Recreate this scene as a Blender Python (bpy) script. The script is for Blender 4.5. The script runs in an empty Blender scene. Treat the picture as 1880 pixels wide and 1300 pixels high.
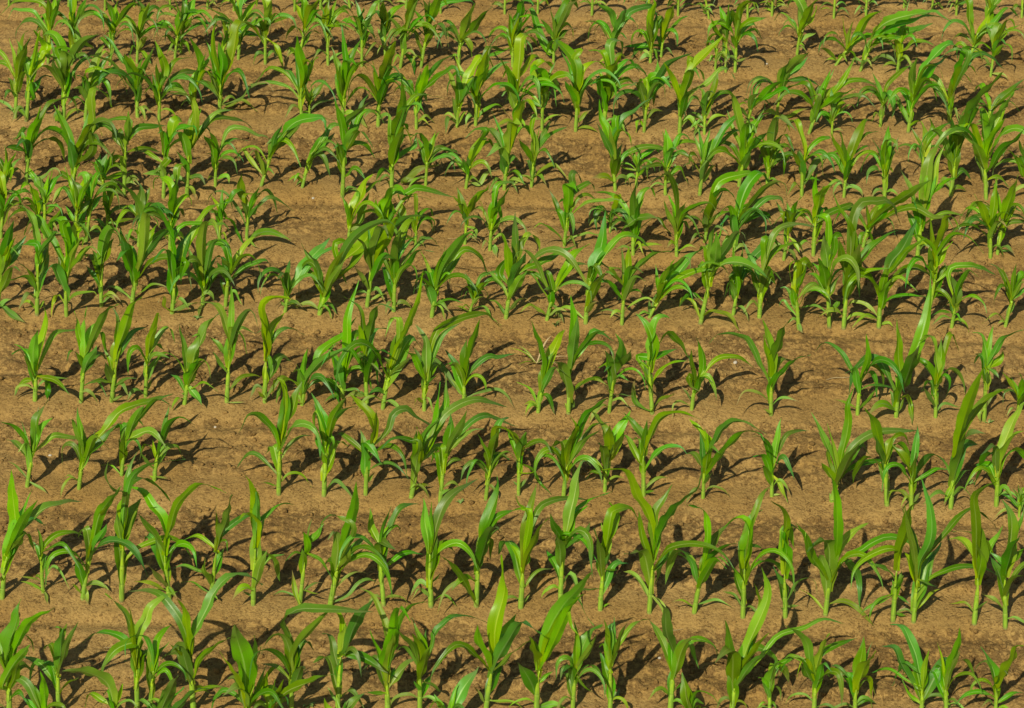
import bpy, math, random
import numpy as np

scene = bpy.context.scene
COL = scene.collection

# ------------------------------------------------------------------ camera
PITCH = math.radians(30.0)
CAM = np.array([0.0, -11.0, 6.35])
FPX = 4966.0                                   # focal length in photo pixels (1880 wide)
cd = bpy.data.cameras.new('camera')
cam = bpy.data.objects.new('camera', cd)
COL.objects.link(cam)
cam.location = CAM
cam.rotation_euler = (math.pi / 2 - PITCH, 0, 0)
cd.sensor_width = 36.0
cd.lens = FPX / 1880.0 * 36.0
cd.clip_start = 0.1
cd.clip_end = 2000.0
scene.camera = cam
cd.dof.use_dof = True
cd.dof.focus_distance = 12.3
cd.dof.aperture_fstop = 8.0

# ------------------------------------------------------------------ sky and sun
SUN_ELEV = math.radians(44.0)
SHADOW_AZ = math.radians(20.0)                 # shadows fall away from the camera, turned this far to the right
w = bpy.data.worlds.new('World')
scene.world = w
w.use_nodes = True
nt = w.node_tree
bg = nt.nodes['Background']
sky = nt.nodes.new('ShaderNodeTexSky')
sky.sky_type = 'NISHITA'
sky.sun_disc = False
sky.sun_elevation = SUN_ELEV
sky.sun_rotation = math.pi + SHADOW_AZ
nt.links.new(sky.outputs[0], bg.inputs[0])
bg.inputs[1].default_value = 0.068
sd = bpy.data.lights.new('sun', 'SUN')
sd.energy = 5.0
sd.angle = math.radians(0.53)
sd.color = (1.0, 0.94, 0.76)
sun = bpy.data.objects.new('sun', sd)
COL.objects.link(sun)
# light travels along (sin az, cos az) horizontally and down
sun.rotation_euler = (math.pi / 2 - SUN_ELEV, 0, -SHADOW_AZ)
scene.view_settings.view_transform = 'Standard'
scene.view_settings.look = 'None'
scene.view_settings.exposure = 0.0
scene.view_settings.gamma = 1.0
scene.cycles.max_bounces = 8
scene.cycles.transmission_bounces = 6

R_ = np.array([1.0, 0, 0])
F_ = np.array([0, math.cos(PITCH), -math.sin(PITCH)])
U_ = np.array([0, math.sin(PITCH), math.cos(PITCH)])


def ray(px, py):
    return F_ * FPX + R_ * (px - 940.0) - U_ * (py - 650.0)


def on_ground(px, py, z=0.0):
    r = ray(px, py)
    return CAM + r * ((z - CAM[2]) / r[2])


def on_plane(px, py, y):
    r = ray(px, py)
    return CAM + r * ((y - CAM[1]) / r[1])


# ------------------------------------------------------------------ measured plants
# one line a plant: row, tile of the survey grid, foot and stem-top, then every leaf as width and the points of its midrib
K = 480.0 / 1835.0
TX = (0, 470, 940, 1400)
TY = (0, 320, 640, 960)
SURVEY = '''
A 12 65 1400 65 1100|100 70 900 110 700 150 530|90 100 880 210 700 370 600|90 20 1150 110 970 220 850|80 70 900 120 800 185 690|30 150 800 210 830 240 910
A 12 410 1330 405 1050|95 405 1050 430 880 445 740|40 445 800 470 700|70 395 1150 300 1000 140 930|25 425 1200 480 1120 560 1085|30 430 760 405 735 370 740
A 12 300 1480 300 1350|90 300 1350 200 1150 100 1080 0 1060|70 320 1340 310 1150 280 1040|80 290 1360 220 1280 160 1230
A 12 962 1320 960 1080|70 960 1080 940 980 910 900|90 950 900 940 760 890 650 830 590 740 500|95 960 790 1020 680 1050 590 1140 520 1250 480|80 930 900 850 800 700 770 580 840|110 960 850 820 880 740 1000 720 1080|50 1000 960 1040 880
A 12 1050 1330 1070 1100|100 1080 1080 1095 940 1110 850|60 1060 1150 1050 1040|50 1060 900 1010 800 900 830 880 970|60 1100 850 1150 760 1210 710
A 12 1360 1340 1340 1050|95 1330 1000 1320 830 1280 700 1200 590 1090 490 900 480|110 1340 830 1400 680 1470 550 1500 490 1600 390 1720 380 1835 440|70 1310 720 1290 600 1240 540|60 1340 1040 1270 930 1190 850|60 1370 1080 1400 960 1530 850 1640 800|50 1350 1150 1470 1190|40 1350 1200 1450 1160 1590 1150
A 12 1110 1490 1110 1390|110 1110 1390 1180 1200 1250 1070|100 1150 1390 1230 1220 1290 1150|80 1160 1390 1310 1220 1480 1160
A 12 800 1480 800 1300|120 800 1290 740 1120 600 1045 430 1045|70 800 1300 640 1200 600 1290|80 810 1300 850 1200 860 1130
A 12 1740 1490 1730 1320|170 1730 1300 1700 950 1640 700|90 1750 1200 1790 900 1780 790|60 1750 1300 1830 1150 1870 990
A 13 100 1460 110 1320|100 110 1320 200 1200 300 1140 550 1065|70 100 1330 50 1170 80 1040
A 13 250 1330 250 1100|110 250 1090 240 900 220 720|90 250 790 210 690 300 600 500 610 850 620|80 220 820 140 780 60 860 20 960|70 280 900 430 690 520 620|60 270 1050 310 900 340 790|45 240 1120 150 1010 30 990
A 13 570 1320 590 1000|110 600 960 620 800 630 700|100 640 880 700 720 730 630 830 540|50 610 720 590 650 530 610|70 590 1150 590 1030 600 930|100 600 915 730 940 930 1050|25 560 1270 500 1150
A 13 925 1340 920 1180|120 930 1080 950 850 1000 720|60 920 800 870 620 820 520 730 460|50 980 760 1080 610 1180 560 1300 550|80 960 720 980 630 1040 600 1100 700|90 930 1170 1020 1040 1140 940|50 910 1110 860 920 800 750|40 930 1200 850 1195 780 1190|30 935 1120 980 1010
A 13 600 1500 600 1400|90 600 1400 680 1260 770 1190|60 600 1400 500 1300 480 1230
A 13 1150 1330 1150 1060|80 1150 1040 1140 850 1090 780|60 1180 1000 1240 860 1240 770 1300 710 1380 660 1530 670 1670 720|50 1180 880 1130 760 1090 660|45 1190 860 1195 740|40 1150 1200 1110 1110|35 1160 1110 1250 1150 1300 1190
A 13 1610 1320 1650 1060|125 1680 940 1690 700 1740 450 1735 220|110 1690 920 1750 780 1830 640|70 1640 1050 1570 860 1550 710|50 1670 1040 1760 960 1835 880|50 1700 830 1780 790 1835 770|25 1610 1290 1570 1200 1530 1150|30 1630 1250 1800 1260 1900 1330
A 13 1340 1500 1350 1380|120 1360 1360 1450 1170 1560 1010|60 1340 1380 1280 1260 1250 1200
A 14 170 1340 180 1100|70 180 1090 160 930 120 800|140 205 960 270 760 350 570 450 470 620 320|90 250 940 380 640 510 500|50 160 860 110 840 0 910|60 350 600 430 740 500 820|60 380 540 460 470 650 470|55 420 530 520 660 570 730|40 180 1140 230 1080 290 1040
A 14 425 1320 440 1100|110 440 1090 480 900 560 760 640 720|60 450 880 450 770 430 690|50 430 1200 410 1060 360 1020 340 1110|30 460 1080 510 1160 570 1190|50 500 960 560 860 600 780
A 14 690 1340 690 1020|75 690 1260 690 1100 690 1010|110 690 1000 700 850 690 720|80 690 830 680 740 730 700|60 740 870 810 760 880 700 980 680
A 14 1110 1330 1130 1040|70 1120 1250 1110 1130 1110 1040|90 1140 1020 1130 880 1080 740 1060 620 1000 510|60 1160 1020 1190 900 1250 820 1340 820 1430 880 1450 980|50 1180 930 1240 850 1280 930 1310 1020
A 14 1260 1520 1250 1390|140 1250 1390 1220 1180 1190 1050|35 1260 1400 1290 1190 1390 1210 1460 1290
A 14 1540 1340 1560 1170|75 1560 1150 1550 960 1520 800 1490 680|110 1590 1040 1650 870 1700 740|80 1570 1170 1640 1050 1710 960 1820 900|80 1700 740 1760 560 1700 430|100 1720 720 1790 500 1750 310|50 1700 880 1750 830 1810 770|@15 60 -60 1000 0 930 100 800 280 740 430 665 575 715
A 15 50 1330 50 1200|90 50 1250 60 1100 90 960|80 80 1000 160 1040 190 1130|60 100 1010 190 960 260 920
A 15 360 1340 370 1150|90 360 1150 310 1050 260 980|70 370 1100 390 980 430 850 470 770|80 330 990 310 850 250 770 160 720|70 390 940 500 860 670 810|70 390 1120 440 1060 540 1060 560 1180 540 1290|50 340 1000 210 930 140 960
A 15 650 1340 650 1230|80 640 1250 610 1130 560 1070|100 660 1200 710 1030 800 900|100 690 980 700 880 710 800|30 740 930 770 830|40 630 1120 530 1010 470 1010|40 660 1290 730 1240 800 1270
A 15 1115 1340 1120 1220|70 1120 1200 1150 1080 1170 1010|110 1130 1250 1200 1110 1260 980 1360 930|80 1110 1110 1080 940 1030 830 980 730 900 710|50 1100 1050 1000 980 960 1060 900 1140|35 1110 1280 1020 1200 980 1100|70 1060 1150 980 1000 930 880 830 860|30 1040 1120 920 1040 830 1030 750 1050
A 15 1290 1340 1285 1180|70 1290 1180 1310 1070 1350 940 1370 830 1380 730|45 1330 1000 1420 960 1470 1040 1490 1110|40 1290 1290 1250 1180
A 15 1635 1340 1640 1200|90 1640 1180 1620 1040 1570 940 1530 870|80 1670 1150 1730 1010 1780 880 1835 860|50 1640 1240 1560 1190 1450 1200 1330 1280|50 1660 1260 1750 1200 1835 1190|35 1610 1080 1570 970 1490 1030
B 12 12 535 35 300|75 35 310 70 200 100 0|@8 110 100 1300 100 1100 75 840|@8 80 120 1290 190 1170 260 1060|@8 80 130 1320 230 1200 320 1120 450 1080 590 1070|60 60 220 150 110 180 70
B 12 303 490 290 300|50 290 300 270 200 235 130|60 290 260 320 150 400 80 500 65 590 90|45 310 200 440 150 510 230 580 380|35 285 160 280 90 255 30|30 305 490 230 430 130 410|30 310 480 325 520 332 570|30 300 430 360 315 420 330 485 470|20 295 420 230 390 120 375
B 12 575 540 620 280|@8 105 640 1420 690 1200 760 1080 855 960|75 620 285 680 190 750 135 850 140 940 210 1040 380|45 585 440 600 500 620 575|25 580 510 520 440 470 430|60 640 210 710 90 745 0
B 12 852 550 860 220|@8 70 860 1420 830 1260 820 1150|@8 100 870 1420 900 1250 940 1130 985 1050|60 862 330 900 240 1000 150 1180 105 1290 150 1355 260|@8 90 865 1400 850 1150 880 1000|@8 60 870 1030 800 1000 750 900 770 790|@8 60 880 1010 900 880 970 720|@8 60 885 1000 930 880 1080 800 1310 775|@8 60 890 1010 1000 910 1110 970 1185 1080|@8 90 880 1330 930 1150 990 1050
B 12 1190 540 1160 290|@8 80 1155 1420 1150 1200 1080 1100 1010 1010 890 975|@8 100 1160 1360 1200 1240 1250 1110 1300 1040 1400 950 1570 1020|@8 60 1145 1420 1060 1280 970 1160|40 1170 230 1240 150 1290 180|65 1160 450 1080 340 1020 290|40 1160 480 1050 420 940 410|45 1170 440 1240 530
B 12 1475 570 1510 270|@8 100 1530 1400 1590 1180 1640 1030|@8 50 1540 1320 1515 1120|@8 70 1550 1320 1660 1210 1750 1160 1835 1165|50 1485 460 1430 350 1440 250|35 1490 380 1390 330 1300 300 1220 320|25 1480 500 1350 420 1270 415|45 1520 190 1400 90 1290 120|25 1550 130 1590 130 1600 220|25 1485 500 1530 540
B 12 1775 585 1790 240|@8 90 1800 1330 1790 1080 1720 890|@9 70 0 1330 10 1120 0 980|@9 50 10 1240 70 1190 170 1100 290 1100|@13 55 -10 260 60 220 120 270 170 410|@13 40 -10 380 100 250 200 220|25 1772 520 1700 480|@8 50 1800 1230 1740 1160 1640 1230
B 13 305 580 345 250|60 345 240 360 150 330 60|60 360 230 390 130 440 70 480 0|45 300 575 265 450 255 330|25 340 225 270 210 200 270|35 350 215 450 260 540 400|20 308 530 190 480 110 510|25 315 500 400 430 470 420|20 320 470 440 500
B 13 515 590 570 330|@9 85 610 1420 680 1150 710 920|80 580 310 700 160 780 80|60 580 330 650 240 660 170|@9 45 690 1250 560 1180 470 1210 435 1300|30 540 500 620 390 700 345 770 350|35 530 570 640 510 720 420 800 400 890 460
B 13 897 585 870 260|@9 75 860 1380 810 1250 800 1120|90 885 240 900 100 940 0|@9 50 920 1320 1000 1140 1070 1100 1140 1090|@9 30 890 1290 920 1180 950 1100|35 900 90 980 20 1030 90|55 890 340 920 300 1000 230 1090 210 1180 220|30 895 560 930 520 1030 530 1100 600
B 13 1228 590 1220 280|@9 85 1210 1420 1190 1200 1170 1050|@9 85 1235 1420 1270 1250 1330 1080 1430 980 1570 910|@9 50 1230 1290 1230 1070|20 1230 430 1300 350|25 1230 560 1330 510 1410 590
B 13 1545 590 1560 250|@9 110 1590 1380 1640 1180 1700 1000 1690 890|@9 90 1630 1250 1720 1170 1835 1120|@9 50 1640 1310 1710 1260|80 1555 350 1570 220 1550 120|55 1575 130 1650 140 1645 260|65 1540 570 1450 400 1370 280 1310 245|40 1545 585 1440 420 1330 470 1280 640
B 14 60 600 75 370|55 75 380 40 240 0 170 -60 120|@10 110 85 1400 110 1200 130 1100 170 950|40 85 320 115 250 120 190|@10 70 130 1290 190 1120 270 1070 400 1060 530 1060|@10 60 120 1150 80 1130 0 1140|@10 50 110 1180 50 1100 30 1020|35 65 490 130 390 200 330 280 320|30 62 580 130 500
B 14 340 540 350 250|@10 70 345 1330 290 1240 270 1160|@10 85 360 1440 400 1290 430 1180 530 1100|@10 120 400 1200 440 1050 460 920 490 790 550 830|45 355 80 430 90 520 150 610 290|60 360 200 500 80 550 0|@10 45 420 1170 520 1090 600 1040 700 1005
B 14 618 620 635 380|@10 110 650 1450 700 1250 740 1150 690 1080|@10 60 670 1330 640 1270 630 1220|@10 80 690 1200 720 1140 830 1130 900 1230|50 628 400 600 280 630 180|35 630 500 690 400 760 350|40 650 320 690 210|20 640 330 740 330|20 620 600 690 560
B 14 962 640 985 320|@10 60 970 1500 900 1250 880 1120|@10 100 990 1500 1030 1330 1090 1210|@10 80 1000 1350 1010 1170 1060 1060 1120 950|@10 80 985 1340 960 1150 900 1050 820 900 740 850 620 850|@10 80 1040 1290 1180 1100 1290 990 1315 860|70 1000 330 1080 210 1150 170 1300 150 1460 200 1555 330|45 965 560 910 430 840 350 780 340|45 975 510 1060 590 1090 740|45 995 350 1060 250 1110 180
B 14 1275 640 1320 400|80 1335 370 1380 200 1430 100 1530 0|@10 60 1370 1380 1360 1250 1330 1130 1220 1090|50 1310 460 1260 290 1200 200 1150 180|60 1350 290 1470 180 1600 140|20 1280 600 1200 545 1110 555|30 1290 580 1430 540 1560 600
B 14 1620 670 1630 380|@10 105 1640 1420 1690 1200 1750 1130|@10 70 1660 1280 1740 1060 1830 960|40 1625 400 1610 300 1620 180|35 1650 160 1750 190 1740 270|@15 55 -125 420 -60 310 30 270 130 310 200 400 225 490|30 1622 610 1560 510 1480 480|@10 50 1670 1260 1590 1200 1430 1290
B 15 160 670 155 420|110 160 400 165 220 150 60|80 160 60 200 80 220 180|@11 60 155 1310 160 1170 60 1060|@11 50 160 1260 270 1290 300 1350|30 165 50 290 60 290 150|40 155 470 110 420|30 165 570 230 440 300 390 360 410 385 500|30 165 590 260 580|20 160 620 120 590
B 15 440 650 470 400|@11 80 500 1500 530 1300 530 1170 500 1000 430 820|70 510 280 560 150 640 60 750 0|75 462 440 380 280 310 130 240 0|75 470 430 540 300 600 220 700 190 770 150 880 110 1000 130 1100 200 1165 350|55 450 580 570 550 680 610 790 730|25 442 630 340 510 250 460
B 15 915 690 935 400|@11 110 960 1450 1010 1250 1050 1120 1100 1070|50 930 410 860 320 740 280|75 950 290 940 200 850 180 720 250 640 350 610 480|60 930 480 910 400|40 935 480 990 370|35 925 500 830 530 770 600 740 720|30 925 500 1030 570|35 920 510 750 590 660 660|35 920 640 1010 650
B 15 1060 700 1080 440|80 1080 440 1050 300 980 190|@11 90 1110 1500 1180 1350 1160 1100 1115 880|@11 70 1130 1480 1280 1290 1370 1190 1480 1130 1600 1200 1640 1260|60 1080 490 1180 380 1300 330 1430 310 1570 330 1690 410|40 1070 630 1150 520 1250 460|30 1090 400 1220 450
B 15 1485 715 1510 450|110 1510 440 1530 250 1500 150|@11 110 1520 1340 1500 1250 1480 1150|60 1505 330 1440 170 1370 110 1300 120|60 1540 310 1600 180 1650 80 1690 20|70 1520 140 1600 200 1640 250|40 1510 120 1400 60 1320 60|70 1505 460 1490 380|25 1490 640 1420 560 1310 570|25 1495 620 1580 550|@11 85 1490 1180 1500 1020 1650 930
B 15 1705 745 1700 440|110 1705 430 1730 250 1800 90|60 1700 340 1670 270 1600 210|@11 90 1740 1380 1740 1180 1680 1060|90 1735 290 1835 180|50 1705 540 1760 400 1835 370|45 1702 630 1620 540 1540 500|@11 60 1755 1330 1820 1200 1840 1100
C 8 185 975 225 760|90 230 770 250 650 260 500 340 360|80 250 700 290 560 370 485|60 235 740 310 670 400 610 600 640|35 220 780 180 640 150 510|60 218 800 130 680 45 640|50 228 760 120 560 0 520|25 195 920 120 830 60 790|30 195 930 290 980 335 1020
C 8 550 990 580 800|30 572 840 560 650|40 590 800 600 640 580 550|40 585 780 520 530 480 500|120 600 780 650 680 760 560 850 440 1000 370 1220 325|70 620 750 780 580 860 510|20 555 940 490 890 450 910
C 8 850 900 870 720|70 860 850 870 720 870 560|80 880 700 930 560 960 450 1010 400|60 920 570 1040 420 1110 360 1240 430|80 900 640 1040 580 1120 640 1170 710|60 880 560 960 510 1010 550|20 852 890 780 820 710 820
C 8 1080 935 1100 780|70 1100 800 1140 640 1200 520 1280 480 1370 540|45 1130 680 1170 500 1185 400|30 1095 790 1070 640|30 1090 860 1030 800 960 700|40 1105 780 1170 700 1240 690 1285 770|50 1095 830 1120 740|20 1082 920 1050 890|20 1085 900 1180 910
C 9 158 1025 165 740|95 170 710 190 560 220 330 190 250|80 180 660 240 480 280 340 330 230|70 165 745 110 580 30 460 -60 470 -130 600|40 168 800 230 690 310 620 400 610|45 155 900 70 800 0 740 -60 740 -140 860|28 162 960 230 880 310 880 395 975|18 155 970 100 950 30 935|40 205 280 150 210 110 340
C 9 475 1040 490 740|70 490 730 490 560 440 400 390 310|75 500 710 530 520 590 400 640 340|50 470 500 430 430 410 500 415 600|40 488 780 430 650 420 600|30 500 700 530 620 540 760|50 485 830 460 720|70 540 520 640 420 720 400|40 478 1010 560 930 620 970 690 1070
C 9 768 1030 780 760|80 790 720 820 600 810 470 720 380 650 320|40 810 680 840 560 840 390|75 800 700 920 580 960 480 1040 430 1100 450 1270 580|80 785 760 770 660 840 740 870 800|60 780 760 690 660 600 600 550 610|35 775 870 870 810 960 810 1080 920|35 770 960 830 870
C 9 1085 1050 1130 860|80 1125 880 1160 760 1150 640 1120 550|90 1150 800 1250 580 1350 440 1550 350 1770 420|55 1140 790 1130 670 1040 630 950 640 870 720|70 1130 850 1220 730 1330 660|60 1210 680 1280 500 1280 350 1290 230|90 1240 640 1330 430 1340 280 1320 160|35 1088 1030 1150 960 1240 960
C 9 1290 1080 1320 790|90 1330 760 1360 620 1370 460|70 1345 730 1420 570 1480 430|65 1350 760 1450 560 1600 480 1835 540|50 1360 720 1500 580 1600 570|40 1315 850 1380 780 1470 790|60 1310 850 1240 740|35 1295 1040 1380 975
C 9 1610 1060 1640 860|95 1640 850 1670 700 1690 580|60 1680 620 1720 500 1790 480|70 1680 620 1700 560 1780 600 1820 690|45 1630 900 1550 800 1470 830 1430 940|40 1628 940 1610 850
C 10 45 1030 50 800|100 60 790 70 680 100 590|60 60 740 20 640 -20 560|50 75 720 170 650 240 670 290 750|35 60 810 140 850 200 940 270 1030|35 55 880 150 870 190 790 240 750 300 770 350 880 380 990|30 48 970 0 925|30 50 990 110 900
C 10 360 1040 380 860|80 390 840 420 680 450 560 410 470|70 400 830 480 680 600 580 640 550|75 420 760 470 580 520 470 620 400 720 340 850 330|40 440 740 520 600 580 540 730 510
C 10 650 1010 660 860|80 655 880 640 720 600 660|90 680 740 680 620 690 530|90 690 700 760 560 830 430|80 675 700 620 520 540 420|80 690 780 760 640 790 540|35 655 900 570 860 520 920|25 655 950 720 900 790 910
C 10 925 1040 920 800|55 918 840 860 720 800 620 760 600|65 930 740 920 640 870 540 780 450|80 935 720 1000 570 1060 480 1180 450 1340 500|55 925 890 1000 760 1080 690 1180 690 1230 750|35 925 1000 1010 910 1110 905|30 925 1010 1000 1000|40 935 720 960 620
C 10 1340 1060 1350 860|75 1360 840 1380 700 1320 580 1240 490|75 1370 780 1430 640 1480 560 1580 510 1700 550 1780 600|75 1355 910 1450 780 1550 660 1620 590 1740 600 1780 640|60 1350 860 1280 740 1220 740|70 1345 950 1350 820 1330 740|40 1375 740 1350 560|40 1348 970 1400 870
C 11 65 1050 65 880|55 62 870 45 720 0 630 -80 610|60 75 850 90 700 110 610 135 480|50 80 800 150 620 230 580 330 580|40 65 890 120 960 175 1080|20 65 1030 130 1020|35 62 970 60 880
C 11 480 1080 530 920|75 525 920 570 700 600 500 600 400 650 270|85 540 890 610 730 740 610 900 575 1105 575|55 535 910 680 810 900 780|60 515 970 470 880 410 800|40 520 950 455 740 470 650|35 480 1070 470 1010
C 11 875 1110 860 830|60 855 830 810 690 790 610|90 860 800 880 680 920 610|90 830 700 790 520 730 450 715 420|50 875 1000 870 850|25 876 1090 900 1010 960 1000
C 11 1045 1130 1045 920|70 1040 910 980 760 900 660|65 1050 880 1070 700 1090 560 1080 520|45 1048 950 1150 880 1230 845 1320 850|45 1045 1100 990 1010 920 1000|40 1047 1090 1110 1010
C 11 1320 1130 1340 880|75 1340 870 1370 720 1400 590 1440 500|120 1360 740 1420 450 1500 260 1560 130|70 1365 740 1450 500 1560 360 1720 280|45 1330 1000 1400 870 1470 855|45 1330 960 1300 1030 1270 1100
C 11 1640 1110 1650 900|110 1650 900 1670 740 1720 600 1800 430 1860 370|90 1660 850 1750 640 1830 580|30 1645 1000 1610 900 1540 850|75 1660 830 1610 730 1540 830 1490 960
C 11 1800 1190 1808 1080|60 1803 1150 1810 1060 1820 970|40 1800 1130 1740 1050 1680 1020|50 1808 1080 1840 1000 1900 950
D 8 243 370 255 180|@4 95 255 1400 230 1250 270 1080|@4 70 270 1380 300 1150 330 1000 310 920|@4 55 270 1370 360 1150 440 1100 570 1090|@4 35 250 1390 160 1230 100 1190|35 250 230 190 90 130 0|60 250 200 380 220 490 320|50 252 230 300 200 330 280 330 360|55 250 230 170 230 100 330|30 248 300 330 210 490 210
D 8 565 385 590 120|@4 100 590 1340 610 1200 640 1100 680 1040|@4 55 595 1280 590 1100 600 1000 610 930|35 580 160 540 40 490 20 470 90|45 572 230 580 130|@4 70 610 1280 730 980 840 900|25 575 270 680 230 750 340|@4 45 600 1320 690 1120 740 1200 770 1290
D 8 780 380 810 150|@4 95 810 1360 830 1200 860 1080|@4 110 830 1230 920 950 1000 860|@4 50 830 1250 820 1020 790 930|@4 70 830 1280 930 1110 1030 1070|40 802 210 770 90 730 0|40 798 250 700 225 600 250|35 795 280 870 220 960 210|30 783 370 860 330
D 8 1020 345 1030 130|@4 75 1035 1310 1060 1150 1100 1060|@4 55 1050 1250 1170 1080 1230 1180|45 1030 130 1090 45 1200 70|55 1028 220 1020 100|30 1024 310 1070 210|40 1022 330 950 290 890 370|@4 50 1050 1220 1100 980 1130 1030
D 8 1290 400 1320 230|@4 85 1325 1420 1390 1220 1440 1100 1530 990 1600 960|35 1300 320 1250 210 1190 180|60 1315 260 1350 300 1420 400|25 1310 300 1370 270 1440 240 1530 300|@4 40 1400 1230 1400 1130 1340 1140
D 8 1590 385 1605 140|@4 110 1610 1360 1620 1200 1650 1050|@4 65 1620 1200 1630 900 1620 770|@4 55 1620 1230 1620 1080 1700 1150 1740 1260|@4 40 1615 1320 1540 1210 1470 1140|@4 60 1630 1180 1740 960 1810 1090|@4 65 1620 1180 1530 930 1420 900 1340 920|@4 45 1620 1280 1680 1080 1780 1120 1835 1090|35 1603 190 1550 110 1490 20|40 1597 320 1680 210 1780 185 1835 200|15 1592 380 1730 375
D 9 60 385 70 150|@5 70 70 1310 70 1130 50 990 30 900|@5 70 75 1300 110 1080 200 970|@5 60 65 1130 40 930 120 870 280 890|@5 50 75 1290 150 1110 260 1090 340 1130|50 68 300 65 180 60 80|40 72 100 90 60 110 170|45 64 370 130 260 180 200 270 230|30 60 360 10 300
D 9 320 405 332 330|100 332 330 350 220 440 110 560 30 640 -10|@5 70 345 1500 400 1360 480 1230 600 1140 700 1000|35 325 380 290 330 250 310
D 9 605 350 605 270|60 608 270 620 150 640 80|@5 75 610 1480 640 1150 650 1000 720 740|@5 60 615 1450 680 1130 770 1150 870 1290|20 605 310 530 210 470 190|35 605 320 530 340 470 390|30 606 300 700 285 740 320
D 9 780 400 765 130|45 768 160 760 60 750 0|@5 70 762 1310 740 1150 720 1050|@5 80 770 1300 800 1100 820 1030 870 920 980 960|@5 50 755 1250 730 960 620 860|60 765 130 700 45 780 70 880 190|40 770 220 820 100
D 9 885 430 930 210|80 930 200 960 100 1040 20|70 930 190 920 90 890 60|@5 90 950 1360 1010 1150 1040 1050|@5 60 990 1220 1090 1000 1150 880 1170 670|@5 60 980 1280 1010 1030 960 1010 900 1140|50 935 200 1030 110 1090 60|50 905 330 860 290 790 320
D 9 1180 440 1185 250|70 1188 240 1180 140|@5 80 1195 1450 1200 1200 1150 1100 1110 1050|@5 80 1195 1400 1260 1120 1350 1050 1500 1000 1620 985 1730 1070|@5 50 1195 1420 1310 1130 1440 1040|60 1186 240 1110 60 1040 10|35 1182 400 1130 350 1110 410|20 1185 260 1290 170
D 9 1460 380 1460 260|@5 80 1465 1440 1470 1260 1480 1140|@5 55 1475 1400 1540 1120 1570 1010|60 1465 260 1540 120 1620 50 1700 60 1835 40|45 1458 280 1400 110 1320 0|30 1462 360 1560 310 1680 290 1780 350 1820 420|30 1458 340 1370 210|60 1455 330 1390 260 1290 130 1190 40 1050 10
D 10 180 450 205 310|60 208 300 220 180 300 130|@6 90 240 1430 270 1280 330 1150 380 1090|@6 45 215 1500 200 1230 170 1130 130 1030|60 230 190 250 100 310 0|30 185 410 120 280 30 235|40 200 340 250 340 295 460
D 10 395 460 405 190|@6 100 410 1410 440 1200 455 1000|@6 80 415 1350 430 1000 420 850|@6 60 430 1330 560 1130 670 1100|@6 70 430 1320 530 1160 600 1100 750 1200|45 402 350 380 220 300 130|45 400 440 430 400 400 300|35 400 350 480 250 580 215 680 260|25 396 450 370 380
D 10 680 450 710 230|@6 90 725 1440 760 1290 770 1200 730 1120|45 705 260 690 130 650 20|70 725 190 810 80 840 0|35 695 330 620 220 540 220 440 290|30 715 230 760 190 830 230
D 10 985 460 965 180|@6 80 965 1390 990 1200 940 1060 870 980|75 965 130 880 55 980 60 1160 0|@6 60 975 1250 1010 1010 1120 1010|@6 70 975 1300 1090 1120 1160 1180 1240 1280|@6 60 975 1290 1000 1200 1020 1130|40 960 220 920 130 870 70|45 972 290 1040 160 1130 100 1250 90|35 983 445 1040 360 1150 315|45 983 450 870 390 850 280 865 200
D 10 1260 430 1280 290|@6 60 1310 1450 1345 1350 1330 1220 1290 1140|55 1300 250 1400 110 1480 55 1590 60 1690 140|50 1290 260 1240 190 1260 260 1320 300|18 1265 380 1210 290 1190 265|25 1262 410 1180 370 1130 400 1130 490
D 11 60 470 60 240|@7 60 62 1430 70 1280 30 1120 0 1020|@7 95 65 1400 130 1120 210 1020|55 62 300 130 170 220 80 340 50|@10 65 1817 280 1740 90 1690 0 1620 -73 1470 -103 1390 -33|@10 30 1817 390 1730 310 1640 300 1575 400|28 62 410 140 345 260 370|@10 25 1818 460 1760 420
D 11 665 475 680 250|@7 55 690 1440 740 1280 730 1120|70 685 240 790 100 880 95 950 170 1000 310|@7 50 680 1480 560 1260 450 1180 370 1250|30 680 300 780 255 940 280|40 675 430 730 390 790 290|30 668 430 590 380 500 360
D 11 935 490 950 350|@7 75 970 1500 960 1300 940 1010|@7 130 985 1450 1100 1180 1170 900 1190 690|70 960 340 950 230 930 180|40 940 450 910 330 890 290|45 960 340 1010 330 1040 420 1050 530|30 940 460 970 400 1000 320
D 11 1215 490 1215 310|@7 80 1225 1430 1250 1280 1260 1140|60 1212 300 1150 120 1060 50|@7 50 1240 1380 1320 1130 1370 1200 1390 1290|@7 60 1235 1380 1180 1140 1090 1180|40 1220 300 1270 190|40 1225 290 1270 190 1310 220 1285 340|40 1213 430 1160 320 1130 270|28 1216 460 1270 390 1390 410
D 11 1555 510 1570 160|@7 90 1565 1400 1570 1250 1540 1130 1470 1110|@7 70 1575 1350 1660 1200 1740 1120 1835 1090|80 1575 150 1660 80 1690 0|50 1572 140 1620 160 1660 210|55 1565 290 1580 160|35 1560 430 1640 300 1750 310|35 1558 440 1525 450 1530 520
D 11 1785 480 1800 370|40 1797 380 1740 240 1670 155|60 1800 360 1820 230 1800 170|50 1800 370 1840 270 1900 230
E 4 -20 950 10 730|90 15 720 40 600 60 500|90 30 680 60 430 100 330|90 25 680 150 480 180 430|40 20 690 100 600|70 -10 900 70 980 180 1040|50 -15 930 90 870
E 4 258 990 265 690|90 270 680 280 560 270 480|60 275 690 330 580 340 470|70 275 600 260 490 170 500|40 262 780 180 660 120 620|55 260 870 200 730 50 740|60 285 560 200 280 60 200|50 280 560 380 420 450 420|30 258 970 200 890 130 930|25 260 970 300 900
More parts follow.
